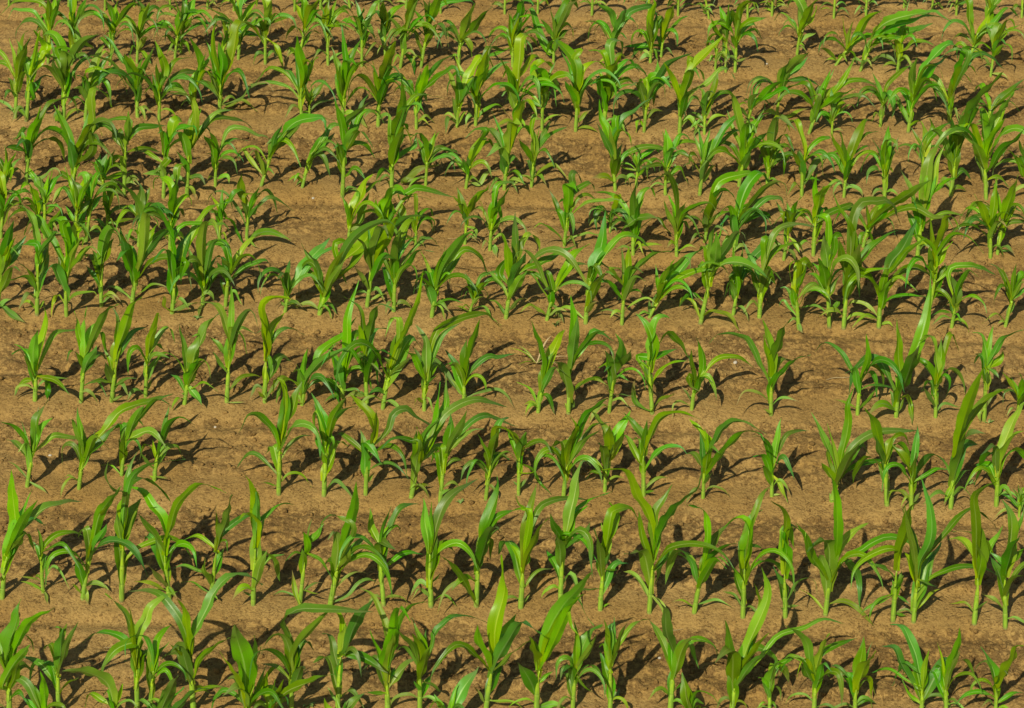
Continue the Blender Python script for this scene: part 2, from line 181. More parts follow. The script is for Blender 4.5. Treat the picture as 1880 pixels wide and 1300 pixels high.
E 4 465 1000 460 780|70 455 750 440 620 370 480 280 330|100 470 660 480 520 440 330|80 475 650 520 480 530 380|60 468 720 520 640 620 520|65 475 520 450 340 540 340 600 410 650 530|40 462 940 410 850 370 900 360 1000|35 463 930 530 840 630 830|55 460 790 450 680 430 600
E 4 710 930 710 750|70 705 740 690 620 640 520|110 710 660 720 520 760 400|60 720 660 770 500 800 450|45 710 810 670 720 600 640|45 710 860 700 780|60 730 560 770 420 830 430 830 500|25 710 915 780 850
E 4 925 900 950 740|75 945 740 890 560 850 450 845 380|90 960 720 1010 580 1010 450 1010 300|60 975 690 1060 420 1110 350|60 970 700 1070 500 1180 400|55 1005 440 950 200 870 90 770 10|35 928 890 840 810 780 790|25 930 880 1050 780 1140 780 1200 820
E 4 1205 980 1225 800|40 1228 780 1200 500 1190 370 1110 240|70 1228 790 1230 650 1220 580|110 1235 740 1310 470 1370 380|70 1232 760 1300 600 1270 770|45 1215 520 1280 360 1500 345|70 1290 560 1430 290 1500 230 1630 190|40 1205 970 1150 930 1150 870|45 1208 970 1270 940 1380 900
E 4 1420 930 1430 840|90 1428 840 1420 720 1390 600 1350 580|85 1430 780 1420 480 1440 350|60 1435 780 1450 580 1490 500|55 1435 720 1500 490 1580 490 1620 570|30 1420 920 1400 950 1395 1000
E 4 1580 930 1600 740|70 1600 720 1610 600 1580 500 1490 480|60 1605 730 1690 560 1740 480 1835 420|60 1595 790 1560 680 1520 620|50 1595 790 1700 660 1835 610|40 1605 650 1550 590|45 1590 890 1580 780
E 5 200 970 230 840|60 222 850 220 740 240 600|110 230 850 300 730 380 600 520 440|60 250 810 420 600 540 520|30 205 940 180 900 165 900
E 5 440 990 480 860|150 490 840 560 700 620 600 750 480 900 280|90 510 800 680 640 800 500|100 540 750 700 440 860 330|60 478 880 430 760 370 680 290 660|50 580 660 560 490 650 495 750 580
E 5 775 940 815 680|110 820 660 840 540 870 380|80 825 660 880 500 940 420|110 835 640 960 340 1000 300|40 795 840 740 720 690 650|30 785 900 870 850 950 840|70 850 560 900 430 1010 340 1100 290 1280 300
E 5 965 970 975 760|80 972 770 940 660 920 570|110 980 640 1000 500 1010 390|60 975 790 1020 680 1080 600 1150 540 1260 550|70 1005 500 1080 340 1150 320|40 1000 580 1120 440 1200 440|35 985 690 1160 470 1240 450 1300 540|40 970 880 950 750
E 5 1230 1010 1260 830|110 1265 820 1310 680 1360 560 1450 450 1530 400|80 1275 800 1380 640 1460 540|65 1370 640 1450 530 1540 560 1600 640 1640 740|45 1255 860 1190 750 1130 750 1100 840|25 1330 700 1360 710 1360 770|25 1245 930 1340 880 1470 900
E 5 1495 980 1530 880|60 1530 880 1580 790 1660 730|45 1525 880 1500 770 1470 690|40 1535 870 1570 720 1660 690|40 1540 860 1640 740 1720 790 1760 860|25 1497 970 1430 930 1350 930|35 1500 960 1590 930 1650 1000 1720 1060
E 5 1750 1020 1790 790|80 1790 780 1810 650 1800 560|@6 100 0 760 30 600 60 480 100 440|@6 60 30 620 30 380 20 260|@6 60 30 600 110 430 170 460 200 580|70 1785 800 1710 690 1790 560|40 1770 880 1720 770 1650 700|40 1757 980 1835 900 1880 870|35 1753 1000 1690 900 1640 885|@6 75 15 740 90 670 200 620 320 560 470 490
E 6 240 1030 290 840|80 300 830 340 740 390 650 440 560 550 490|60 310 800 420 650 550 625|45 280 870 200 700 110 540|25 270 910 170 740 100 680|35 245 1000 130 920 50 970|30 250 1000 330 950 380 960
E 6 515 1050 540 790|70 545 780 540 700 540 650|120 550 740 620 560 720 480|100 560 720 620 540 640 380 660 250|70 555 740 640 600 760 440 880 450 1000 550|60 550 720 570 640 620 700 650 760|35 545 780 650 750 740 820 750 880|40 540 820 620 720|45 520 1000 560 920 600 890|35 517 1030 400 930 320 960 300 1010
E 6 770 1060 790 780|65 790 770 820 640 820 490|60 795 790 870 660 960 590 1030 550 1160 540|40 780 900 710 790 660 740|35 782 890 790 780|25 785 850 870 810 940 880|25 775 980 860 900 950 870 1040 940|20 773 1000 680 950 600 970|45 790 800 690 660 780 670
E 6 955 1010 1030 890|80 1030 880 1070 730 1190 600|75 1035 880 1130 760 1280 680 1440 660|100 1060 840 1170 690 1260 590 1370 490|30 965 990 960 880
E 6 1320 1050 1390 740|60 1375 810 1350 700 1370 610|110 1400 700 1440 520 1430 400|110 1405 700 1500 520 1570 420|100 1400 730 1480 640 1600 620 1700 660 1835 760|35 1325 1030 1270 900 1220 870|45 1328 1010 1400 970 1480 970 1550 1020 1600 1110|50 1400 690 1400 440 1430 370
E 6 1550 990 1580 830|50 1585 820 1600 740 1600 680|55 1580 830 1540 720 1580 700|90 1590 810 1680 620 1750 520 1835 430|40 1575 850 1530 760 1490 860|40 1560 910 1540 810
E 6 1735 1010 1750 830|55 1740 960 1740 850|60 1752 820 1780 640 1780 470|@7 55 -10 760 60 580 190 490|@7 70 0 700 80 420 230 350 400 380|@7 60 -10 720 30 660 100 790|40 1745 880 1700 760 1690 700
E 7 255 1090 240 900|90 245 880 250 750 280 640|50 250 740 250 610 200 640 200 770|65 260 720 290 600 350 650 380 740|50 255 780 310 650|30 245 1010 190 940 160 890|45 250 1040 270 1100 290 1110
E 7 470 1080 455 760|60 452 770 410 680 350 620|120 455 720 450 580 430 430|60 465 700 500 520 500 430|60 450 560 460 360 440 300|50 460 870 510 770 545 700|40 467 990 530 900 500 880|25 465 990 380 920 290 935|30 460 870 380 810 290 840
E 7 568 1085 590 820|80 590 800 570 620 530 460|85 605 750 640 600 640 450 600 310|40 615 700 680 480 690 420|80 610 720 730 550 830 450 950 400|55 595 850 660 740 740 680 890 660|45 625 450 600 310 540 220 490 120|80 630 450 690 220 800 190|35 572 1040 660 980 790 1020|40 588 830 560 680
E 7 815 1080 830 850|120 850 760 910 620 980 520 1080 320|70 870 720 980 580 1060 510 1150 430|50 828 850 770 740 680 660|35 845 790 960 720 1040 780 1090 830|40 818 1020 740 920 640 890|35 822 960 920 860 1090 860|30 817 1060 880 1040 920 1070
E 7 1150 1050 1210 740|100 1205 730 1200 600 1220 470|45 1200 690 1170 560 1180 480|70 1215 560 1280 390 1290 310|60 1220 580 1330 430 1440 440 1550 560|60 1215 660 1330 470|40 1205 770 1300 690 1360 680|40 1210 560 1110 430 1040 440
E 7 1325 1080 1350 950|70 1350 960 1340 800 1270 620|45 1355 920 1390 760 1440 680|60 1345 840 1300 680 1430 640 1540 650 1640 720|30 1345 980 1260 960 1190 990|25 1335 1020 1260 1000 1190 1060
E 7 1700 1075 1750 890|80 1750 880 1790 780 1835 700|45 1742 920 1710 760 1650 660 1590 620|25 1705 1050 1640 980 1540 1050|40 1752 890 1835 810 1900 800
F 4 5 450 20 250|60 20 240 20 100 0 0|50 15 400 50 260 110 200|60 20 260 -20 150 -60 100
F 4 255 440 265 290|60 265 290 250 180 200 70|50 268 280 240 150 210 60|40 265 300 220 230 160 220
F 4 312 450 315 200|70 315 200 310 120 260 60 240 0|60 320 190 360 80 440 0|50 317 290 390 220|50 316 430 400 300 440 220|40 314 440 380 410 450 420
F 4 525 500 540 250|90 545 240 550 120 500 20|70 548 220 590 60 570 0|60 542 300 600 220 640 160|80 530 450 570 330 620 210|30 525 490 580 450 575 520|35 535 360 460 220
F 4 600 480 640 200|80 640 200 650 100 690 0|60 640 200 610 60 600 0|50 630 290 680 200 720 160
F 4 742 400 760 280|80 765 270 790 150 800 50|50 755 300 735 150 725 70|50 758 310 810 250 900 220|35 745 390 690 330 640 320|40 748 380 830 330 940 315|25 743 400 620 400
F 4 970 510 985 350|100 985 320 990 140 980 60|80 990 330 1100 230 1170 260|60 985 330 920 230 870 240|60 990 260 1050 90|50 975 450 970 340|30 972 480 890 430 910 490
F 4 1190 530 1200 350|75 1205 340 1230 170 1240 0|60 1203 300 1200 100 1150 30|50 1205 340 1230 230 1290 160|50 1200 350 1170 250 1100 230|30 1192 520 1240 540 1270 520
F 4 1540 490 1550 310|50 1550 310 1550 260 1600 320|50 1552 300 1620 170 1680 120|30 1550 320 1610 320 1660 400 1710 490|40 1545 440 1555 290
F 4 1730 460 1740 280|75 1740 260 1700 170 1680 60 1700 0|60 1745 280 1790 190 1835 130|35 1733 400 1680 250 1620 170 1550 120|30 1735 260 1720 150 1835 140|50 1745 320 1810 220|@5 40 -50 300 60 180 130 170 270 260|@5 70 -60 500 0 430 100 400 250 470|25 1732 455 1780 500 1820 515
F 5 650 450 660 370|70 660 380 680 240 720 120|70 665 380 730 360 760 230 790 130|90 690 230 740 130 770 60 820 0|40 690 240 720 120 650 100|40 700 220 780 120 860 50
F 5 905 470 920 380|70 920 370 950 240 920 120|100 922 370 890 250 930 170 970 100|50 920 380 850 270 840 170|70 925 380 1010 310 1030 230 1000 140|70 930 300 960 130 1060 140 1130 100 1400 160|35 930 340 1040 180 1120 160 1220 180
F 5 1120 520 1125 400|45 1125 390 1125 300 1120 250|35 1125 330 1125 280 1115 150|30 1120 490 1060 430|40 1127 390 1140 300 1200 250|30 1121 510 1160 450 1220 450
F 5 1465 500 1475 330|65 1472 340 1440 190 1410 90|60 1478 330 1530 200 1560 130|35 1475 370 1540 390 1545 450|50 1480 320 1560 150 1620 110 1640 70
F 5 1640 540 1650 400|90 1650 390 1670 260 1700 120|50 1660 330 1690 200 1710 290 1735 360|50 1670 270 1690 90 1760 60 1835 65|50 1665 300 1780 100|50 1643 490 1670 510 1690 580|30 1645 480 1720 420 1770 500
F 6 365 510 385 330|90 390 310 400 160 390 70|60 400 200 430 80 420 0|60 395 250 430 130 510 70|40 375 390 320 240 260 110|35 385 330 480 230 560 190 700 180|40 390 330 400 270 430 350 425 430|30 368 500 310 410 210 350|25 368 490 440 440 520 420 590 425
F 6 690 420 690 330|70 700 310 740 220 740 150|50 692 370 780 290|40 690 330 630 260 600 300 590 390|45 715 270 820 330 790 230 700 140 570 120|60 700 320 760 230 830 170|40 720 260 740 180 670 180 580 200
F 6 850 570 850 430|70 850 430 855 300 860 170 880 20|60 855 330 910 150 970 90 1010 160|80 852 430 780 390 870 310 1000 310|30 853 420 1010 310 1070 370 1130 430|30 852 550 940 490 1060 500
F 6 1155 580 1155 420|50 1155 410 1160 280 1150 150 1100 0|45 1150 440 1100 290 1060 180|50 1160 420 1200 290 1290 220 1360 200|25 1160 360 1170 290 1260 320 1330 460|25 1157 550 1240 500 1300 520
F 6 1350 480 1370 380|90 1370 370 1400 250 1400 120|100 1390 250 1450 60 1620 0|60 1400 200 1480 110 1550 150 1585 280|60 1375 380 1470 280 1590 250 1700 200 1835 150|30 1360 420 1430 290
F 6 1555 560 1570 420|80 1570 400 1590 280 1640 220|110 1580 340 1640 110 1720 0|60 1590 330 1740 130 1835 60|75 1572 410 1650 310 1770 280 1835 330|60 1580 380 1760 190 1835 170|40 1556 550 1590 500 1640 500
F 7 145 610 180 430|90 185 410 190 290 160 240|50 185 370 150 260 140 360|40 190 350 240 200 270 160|60 180 440 230 500 260 550|40 188 310 165 170
F 7 355 580 370 360|90 370 350 390 220 420 130 480 70|40 420 170 490 60 550 50 640 85|55 370 340 375 250 370 100 380 0|70 375 370 440 290 590 220|40 385 350 500 260
F 7 700 520 740 390|110 740 380 850 270 950 180 1080 100 1190 40|70 745 390 900 290 1060 230 1190 300|80 740 390 820 300 900 210 980 160|40 705 500 760 470 800 480
F 7 1085 590 1110 370|70 1115 350 1130 200 1130 0|70 1120 350 1180 160 1260 80 1380 0|40 1125 250 1190 120 1220 0|40 1115 370 1210 300 1290 270 1400 290 1440 330|45 1095 520 1110 400|@3 115 1130 1420 1170 1130 1270 965|@3 60 1130 1480 1200 1300 1220 1150 1280 1010
F 7 1600 590 1600 420|70 1598 410 1560 280 1510 200|50 1605 420 1640 310 1690 270|70 1605 380 1630 150 1650 20|30 1600 450 1580 350 1510 360 1450 420
F 7 1645 570 1680 380|100 1690 370 1730 200 1800 0|50 1680 410 1740 340 1835 330|40 1690 370 1790 200|20 1655 530 1750 540
G 0 30 1380 40 1260|80 40 1260 110 1150 160 1100|30 60 1230 80 1180 75 1280|60 38 1270 0 1150 -50 1110|50 45 1260 60 1120 30 1020
G 0 180 1300 200 1080|100 200 1070 230 930 300 810|50 225 980 180 900 120 970|60 203 1070 310 920 400 920 480 1000 510 1130|60 240 940 340 740 440 700|60 195 1130 160 1060 80 1030|60 190 1180 240 1240 290 1280|40 185 1260 300 1250 370 1190
G 0 500 1400 530 1150|80 530 1130 560 1020 620 930 640 880|90 520 1260 530 1180 560 1040|80 545 1130 640 980 660 650|50 560 1060 660 880 740 850 790 900 830 1020|100 535 1160 620 1100 650 1050 640 950|60 520 1280 430 1220 380 1280
G 0 870 1380 880 1060|60 885 1050 900 940 900 780|70 887 1030 940 930 1000 890 1200 890|40 880 1080 1000 1040 1130 1070|40 880 1060 800 970 790 890 680 870|60 877 1140 840 1100 780 1150 760 1200|40 895 980 920 840 780 840 640 900|40 872 1300 930 1240 980 1260
G 0 740 1410 720 1260|60 720 1250 730 1160 760 1060|60 725 1270 850 1230 940 1200|50 720 1260 760 1180 810 1050|50 725 1310 620 1230 560 1240|60 720 1250 690 1160 700 1080
G 0 1145 1400 1160 1100|90 1160 1090 1200 950 1230 850|50 1175 1050 1240 920 1330 890|45 1158 1160 1060 1080 950 1060|70 1158 1150 1190 1110 1140 1170 1080 1220|50 1150 1290 1100 1220 1000 1220
G 0 1310 1390 1325 1100|40 1325 1100 1300 980 1300 880|70 1330 1080 1380 960 1420 900|60 1350 1030 1470 850 1560 820 1700 850 1770 910|50 1350 1030 1500 800 1640 770|55 1370 960 1370 790 1330 680 1180 650|60 1320 1170 1260 1170 1240 1240 1250 1300|45 1315 1250 1400 1240 1440 1300
G 0 1510 1310 1515 1150|60 1512 1160 1480 1020 1430 950|50 1520 1140 1510 1020 1470 920|40 1520 1150 1560 1040 1640 980 1740 990|50 1525 1130 1600 920 1700 900 1800 950|40 1512 1270 1590 1230 1610 1290
G 1 30 1310 100 1120|110 105 1110 190 960 270 860 400 830|60 120 1090 260 930 350 840|50 230 920 350 830 450 820 560 850|50 110 1110 180 990 260 1030 320 1200|40 45 1280 50 1200 0 1070|50 60 1240 -60 1100 -100 1050 -130 1110
G 1 320 1320 370 1150|90 370 1140 430 1040 540 880|60 375 1140 480 1020 560 930|55 375 1140 450 1090 500 1180 525 1260|50 480 970 540 880 620 890 740 870|30 330 1290 280 1240 250 1250
G 1 605 1390 620 1100|90 625 1090 660 980 720 880|50 618 1150 590 1030 540 1040|50 625 1100 680 1010 760 1020 840 1110|80 690 940 740 780 790 660|60 650 1010 620 870 720 800 800 700|50 690 930 740 800 840 780 900 870|30 607 1370 660 1320 720 1330
G 1 950 1320 960 1130|80 965 1120 980 950 1000 870|100 975 1000 1040 800 1090 740|80 980 950 1030 680 1030 560|60 985 900 1070 730 1160 660 1320 690|40 975 1020 1030 900 1080 960 1100 1050|50 962 1110 1010 980|45 965 1150 1100 1040 1130 940
G 1 1190 1310 1200 1140|60 1200 1130 1180 1020 1150 940|70 1205 1130 1240 1000 1290 920|50 1205 1130 1280 1040 1360 1060|45 1205 1160 1330 1090 1400 1120|70 1195 1250 1010 1290 1120 1190 1290 1160
G 1 1470 1330 1490 1210|80 1490 1200 1540 1060 1590 980|40 1488 1230 1440 1170 1400 1130|50 1540 1080 1620 920 1540 900 1470 970|45 1500 1190 1600 1010 1690 1010|50 1480 1280 1560 1290 1620 1220 1710 1190
G 1 1740 1340 1760 1150|100 1770 1140 1790 960 1800 860|70 1765 1140 1710 1000 1640 910|80 1755 1230 1760 1150 1800 1100|60 1775 1080 1835 940 1870 900|@2 80 -20 1100 40 900 80 730
G 2 135 1320 150 1150|90 160 1130 160 1000 150 910|50 165 1110 230 980 310 930 390 890|50 165 1100 230 930 270 850|50 150 1160 100 1060 50 970|40 145 1270 230 1180 300 1160 400 1260|40 160 1000 140 900 160 810
G 2 725 1340 715 1200|80 715 1200 700 1050 670 910 620 830 610 700|60 718 1190 730 1000 720 830|60 718 1150 740 960 780 850 980 680|40 717 1180 740 930 810 950 840 1060|60 718 1250 700 1080|60 720 1290 650 1240 560 1250
G 2 870 1320 880 1180|40 878 1190 860 1130 850 1060|50 885 1170 920 1090 1000 1050|60 880 1190 750 1150 850 1060 1000 1030 1180 1085|30 875 1260 930 1180 960 1180
G 2 1075 1370 1080 1180|75 1085 1170 1090 1050 1080 900|50 1085 1160 1150 1010 1180 950|40 1085 1180 1140 1030 1230 990 1360 1030|50 1080 1300 1160 1180 1240 1290|45 1080 1280 1060 1160 950 1170
G 2 1315 1370 1340 1200|90 1345 1200 1390 1080 1450 980 1550 920|70 1360 1160 1480 930 1570 820|40 1420 1050 1540 930 1600 920 1660 980|40 1338 1210 1300 1100 1250 1080 1240 1150|30 1325 1310 1400 1180 1440 1160
G 2 1590 1310 1620 1150|80 1620 1140 1640 1000 1650 880|65 1632 1060 1580 820 1540 680 1430 620|60 1640 1040 1720 850 1835 780|50 1618 1170 1560 1040 1490 1000|60 1630 1120 1760 960 1835 930
G 3 30 1310 40 1190|100 45 1150 80 960 120 830|80 40 1200 160 1100 60 1110 0 1150|50 75 990 100 820 170 860 200 930|60 60 1100 150 950 190 1000 220 1070|50 50 1140 0 1050 70 1020
G 3 275 1380 280 1150|50 285 1140 290 1030 260 930 240 850|50 285 1150 330 1050 390 980 450 970|40 280 1200 220 1080 200 1040|70 278 1320 340 1200 380 1130 450 1090
G 3 570 1390 585 1230|80 585 1220 590 1130 590 1050|80 590 1200 650 1000 720 850 770 850|50 583 1240 540 1170 540 1090|25 620 1100 700 1040 745 1030 745 1100|35 640 1050 720 940 820 925|30 586 1200 560 1070 480 1080
G 3 858 1400 855 1250|90 860 1230 860 1100 870 1000|90 865 1100 870 1010 890 880|50 865 1080 880 990 930 1000 950 1070|30 860 1150 840 1020 825 1070
G 3 1115 1260 1130 1110|90 1135 1100 1150 980 1110 850|70 1140 1060 1180 960 1270 890 1330 860|60 1145 1020 1200 900 1170 830
G 3 1320 1380 1350 1150|100 1345 1140 1370 1000 1380 880|90 1370 1060 1440 900 1520 690 1690 510|80 1365 1060 1400 850 1370 790|50 1375 1010 1470 780 1560 740 1650 740|45 1345 1180 1290 1090 1250 1060
G 3 1570 1400 1560 1150|65 1555 1160 1520 1000 1470 880|70 1560 1120 1550 950 1540 780|80 1562 1130 1610 880 1700 750 1770 640|80 1565 1220 1610 1170 1680 1060 1760 990 1835 900
G 3 1890 1400 1870 1200|60 1870 1210 1835 1250 1800 1150 1740 1060|70 1870 1190 1850 1050 1860 950
H 0 105 830 120 580|85 125 570 140 440 190 310|50 150 420 160 250 210 215|45 112 680 80 580 50 540|30 107 810 60 740 10 710
H 0 183 850 210 590|80 215 570 240 450 270 360|90 235 480 340 330 290 270 230 210|70 225 540 290 420 310 370|40 200 700 240 700 230 590|40 195 720 190 600
H 0 445 855 455 600|90 455 590 470 450 460 380|80 465 460 400 290 360 240|80 465 500 560 320 690 240|60 465 460 410 350 500 360 580 440|55 452 620 390 500 370 400|40 465 490 580 380 640 470|30 445 830 400 850 410 740
H 0 595 855 620 620|60 625 610 660 520 690 450|80 645 560 700 370 730 310|50 640 580 760 400 800 370|40 605 740 600 580|35 628 600 600 510 680 480 770 510|50 615 670 720 560 800 490
H 0 965 830 960 660|90 955 640 930 500 870 380|40 925 500 840 400 780 300 720 240|45 962 660 1010 550 1070 530|35 958 680 880 570 800 450 690 400|35 964 810 1010 750 1070 790
H 0 1115 860 1120 700|100 1120 690 1120 560 1130 500|70 1125 600 1160 480 1120 370 1085 280|40 1120 600 1100 500 1100 440|55 1130 600 1180 520 1230 430 1360 400|40 1120 710 1200 630 1300 650 1370 770|40 1130 600 1170 540 1210 620
H 0 1355 790 1365 690|85 1365 680 1375 560 1390 480|60 1380 560 1400 470 1390 380 1330 260|35 1365 640 1330 560 1260 550 1200 580|50 1370 610 1380 560 1450 600 1530 690|40 1380 570 1420 470 1480 490 1500 540|60 1385 540 1450 450 1470 390
H 0 1540 810 1545 650|100 1550 640 1560 480 1540 290|100 1555 620 1590 500 1640 360 1690 170|45 1550 550 1500 380 1500 250 1530 120|40 1542 710 1480 600 1440 570|35 1541 800 1680 710 1810 780|25 1545 750 1690 690 1750 620 1835 580
H 1 320 830 315 680|60 320 670 330 520 340 440|80 335 520 300 340 280 250|35 316 720 240 620 100 575 0 600|50 322 670 380 470 440 400|40 320 660 250 520 220 500
H 1 375 810 375 740|50 378 740 440 640 500 550|30 376 790 440 720 520 710|35 375 740 350 650 350 590
H 1 605 870 615 690|45 612 700 590 580 590 460|60 620 680 660 540 710 450|70 625 640 640 520 640 430|50 635 500 660 420 700 340 740 280|50 640 470 610 250 590 160|40 640 520 720 450 800 410
H 1 855 890 865 720|80 870 700 890 560 940 480|90 885 580 940 390 980 280|50 875 690 920 580 970 550|35 858 850 910 800 960 830
H 1 1125 910 1125 760|80 1130 750 1180 540 1210 440|70 1132 750 1180 640 1260 560 1360 480|60 1160 620 1220 510 1290 430 1390 390|45 1125 760 1090 640 1080 580|30 1126 890 1190 810 1250 860
H 1 1410 900 1420 750|75 1423 770 1425 620 1400 490|80 1428 740 1490 540 1570 410|50 1428 740 1530 540|45 1412 880 1350 830 1330 940|30 1412 890 1470 790 1520 830
H 1 1540 890 1550 710|100 1555 690 1600 500 1640 310|40 1548 730 1480 580 1380 370|50 1600 560 1720 450 1800 440|60 1625 420 1650 330 1700 360 1790 350|35 1543 870 1600 780 1700 740 1780 830
H 2 20 900 30 740|100 35 720 60 450 60 260|50 30 750 0 600 -50 490|50 50 560 150 400 220 410|90 22 860 60 720 100 710|50 35 700 -10 580 -20 500
H 2 210 920 215 720|80 220 700 220 560 190 480|70 222 710 290 560 370 520|60 222 620 230 520 300 570 350 640|60 220 600 160 480 230 440 300 490|40 215 760 150 710 110 720|25 212 890 270 820 350 810
H 2 445 930 460 700|90 455 690 450 560 430 430 330 300|60 462 690 500 520 560 440|45 455 760 400 640 370 570|70 445 520 440 400 490 350 420 350|40 462 700 500 600 560 540|40 448 880 510 800 560 770|30 446 915 520 890 610 930
H 2 645 940 655 720|60 650 710 640 570 610 490|85 665 690 700 520 770 380|75 690 540 700 420 690 300|50 685 560 650 380 580 360 530 350|50 690 560 760 470 810 430|30 655 740 760 610 910 600
H 2 925 930 945 740|70 942 750 950 600 940 560|80 955 720 1000 630 1020 520 1020 430|75 960 720 1060 510 1120 430 1270 370|70 980 660 980 550 1040 540 1120 630|50 955 720 1080 560 1140 500|35 928 910 890 850 870 930|35 932 860 990 780 1060 780
H 2 1175 940 1185 760|50 1183 760 1180 640 1180 580|80 1195 730 1240 560 1260 490|50 1230 600 1245 490 1250 400|70 1215 650 1270 490 1350 390 1480 240|40 1230 590 1280 480 1330 520 1360 590|60 1190 770 1270 650 1380 570 1460 490|25 1178 900 1240 830 1310 830
H 2 1350 950 1355 790|60 1355 780 1350 690 1340 620|55 1360 780 1410 640 1450 500|35 1352 910 1420 820 1520 810|40 1353 870 1290 800 1220 800|35 1350 930 1310 900 1270 960|30 1353 750 1340 650 1280 590
H 2 1640 900 1680 770|85 1690 760 1780 660 1860 590 1935 560|50 1695 760 1800 680 1900 620|50 1672 800 1680 700 1740 650|40 1660 840 1600 760 1560 770
H 3 95 850 120 650|90 130 640 140 550 200 470 330 360|60 135 620 180 540 260 470 320 400|50 135 640 180 570 320 560 420 620|45 130 650 290 590 340 660 350 760|50 100 820 60 780 0 790|35 105 800 170 820 250 780 330 760
H 3 320 940 385 790|90 390 780 460 660 540 590|100 395 780 530 680 650 620|40 345 880 345 760|50 480 680 540 600 600 500 650 400|50 470 680 600 570 720 560 810 620 860 690
H 3 487 940 490 850|40 492 860 530 770 560 730|35 488 890 420 800|45 495 850 520 760 580 690 700 670 790 760|50 490 850 490 700 480 620|25 492 870 530 800 600 740
H 3 825 890 845 720|50 850 700 880 590 960 510 1060 450|55 850 710 880 660 910 720 905 830|45 830 850 840 740|40 845 740 800 650 780 660
H 3 1020 930 1060 700|65 1058 700 1050 560 1080 400|100 1075 660 1120 530 1180 430 1270 320|80 1085 650 1180 500 1320 380|45 1040 800 1100 670 1200 600 1300 630|40 1030 880 950 720|30 1025 900 1090 850 1130 870
H 3 1310 860 1315 720|80 1320 700 1360 560 1430 470|90 1345 610 1420 400 1450 340|45 1315 710 1320 560|30 1400 520 1480 600|50 1400 520 1480 400 1600 390 1690 490|50 1312 850 1310 740|50 1410 480 1440 360 1360 350 1230 420
H 3 1550 930 1600 780|80 1600 780 1700 670 1835 560|60 1605 780 1720 660 1835 610|50 1590 800 1570 680 1540 600
I 0 335 450 350 230|90 355 220 370 100 390 -30|60 350 220 345 60 330 -20|50 350 150 330 60 260 10 100 10 0 110|40 348 240 290 150 240 80 130 70
I 0 500 460 515 200|70 515 190 520 60 540 -60|60 510 300 550 290 510 200 470 160|50 515 200 580 80 600 0|40 505 380 560 300 620 320
I 0 770 460 795 240|70 800 230 820 100 830 0|45 790 260 740 130 700 60|60 805 220 870 100 930 30|40 780 360 720 270 680 290|50 800 220 780 80 740 0
I 0 960 450 970 260|70 975 250 1000 120 1050 20|40 968 270 910 140 880 110|50 970 290 1050 210 1140 180|40 980 240 1060 100|60 990 170 1000 60 960 0|50 1010 110 1080 50 1160 100|60 965 370 1000 370 1060 450
I 0 1225 410 1245 250|60 1247 240 1255 120 1260 60|35 1240 310 1310 230 1400 170 1480 170|40 1235 330 1180 250 1150 260
I 0 1265 380 1290 180|90 1295 170 1340 50 1400 -40|40 1300 160 1310 90 1390 90 1480 180|60 1295 170 1290 50 1270 -30
I 0 1670 420 1695 190|90 1695 170 1700 60 1730 -60|30 1690 240 1590 130 1450 50|60 1697 170 1760 50 1800 0|40 1685 300 1740 230 1800 250
I 0 1540 430 1590 290|70 1590 300 1700 220 1835 140|60 1595 290 1750 240 1835 260|50 1585 300 1580 200 1540 120
I 1 65 450 65 250|70 70 240 80 130 60 0|60 70 230 90 80 110 0|60 68 230 0 170 -80 190|30 75 180 220 120 330 150|45 66 270 140 340 195 480|30 65 430 110 360 150 400
I 1 290 460 340 220|90 345 210 370 100 440 0|60 350 200 400 110 440 70|30 292 450 280 390 240 340|50 340 220 330 90 340 0
I 1 505 460 500 230|60 500 220 490 170 500 60 510 0|80 500 230 490 170 560 170 650 210|60 498 230 450 150 410 70|50 500 200 540 120 620 50|30 505 440 560 390 640 360
I 1 742 470 745 270|70 745 250 740 130 760 60|55 743 250 740 160 790 190 850 270|50 745 280 700 190 640 150|50 747 230 780 150 820 80 850 20|40 742 150 720 80 700 0|30 744 430 830 310
I 1 908 400 905 260|75 905 250 890 130 900 0|50 907 240 960 80 1050 30|50 900 180 870 110 790 50|35 906 260 950 150|30 908 380 960 320 990 340
I 1 1010 480 1050 270|80 1060 250 1085 120 1110 0|50 1045 290 1000 200 950 140|40 1055 270 1110 170 1190 110|40 1035 360 1090 420 1115 530
I 1 1155 480 1195 260|90 1200 240 1230 110 1280 0|50 1198 240 1200 90 1170 0|50 1220 160 1290 40 1460 0|30 1165 430 1145 310 1110 220
I 1 1420 460 1435 300|35 1430 310 1390 200 1350 200 1350 290|50 1430 290 1480 280 1520 400|30 1430 310 1340 240 1250 250 1200 290|80 1437 300 1500 130 1540 20|70 1440 300 1560 160 1650 40
I 1 1800 470 1800 330|60 1800 320 1790 200 1770 90|50 1805 310 1830 150 1850 80|40 1800 330 1720 370 1600 400|40 1802 420 1860 370 1900 390
I 2 20 430 20 330|80 20 320 40 190 80 90|70 35 220 60 90 80 0|40 30 260 120 110 60 110 0 140
I 2 290 440 300 290|80 298 310 270 390 200 250 150 80|45 300 290 230 170 200 130|70 303 280 340 150 390 20|60 305 270 400 50 470 0|50 300 310 380 220 460 200
I 2 690 470 715 290|60 718 280 720 190 690 90 600 20|70 720 280 770 130 810 60|70 722 280 800 150 830 80 940 50|25 705 340 610 170 490 150|30 695 440 750 380 800 410
I 2 970 440 975 350|50 972 340 960 200 940 110|60 978 340 1010 180 1020 90|60 985 260 980 100 1000 30 980 -20|40 970 410 920 360 900 390
I 2 1045 410 1055 300|60 1057 290 1050 180 1040 130|70 1060 290 1120 70 1170 30|35 1055 310 1160 160 1240 110|50 1052 330 900 320 780 330|60 1052 330 1020 320 880 340 840 410
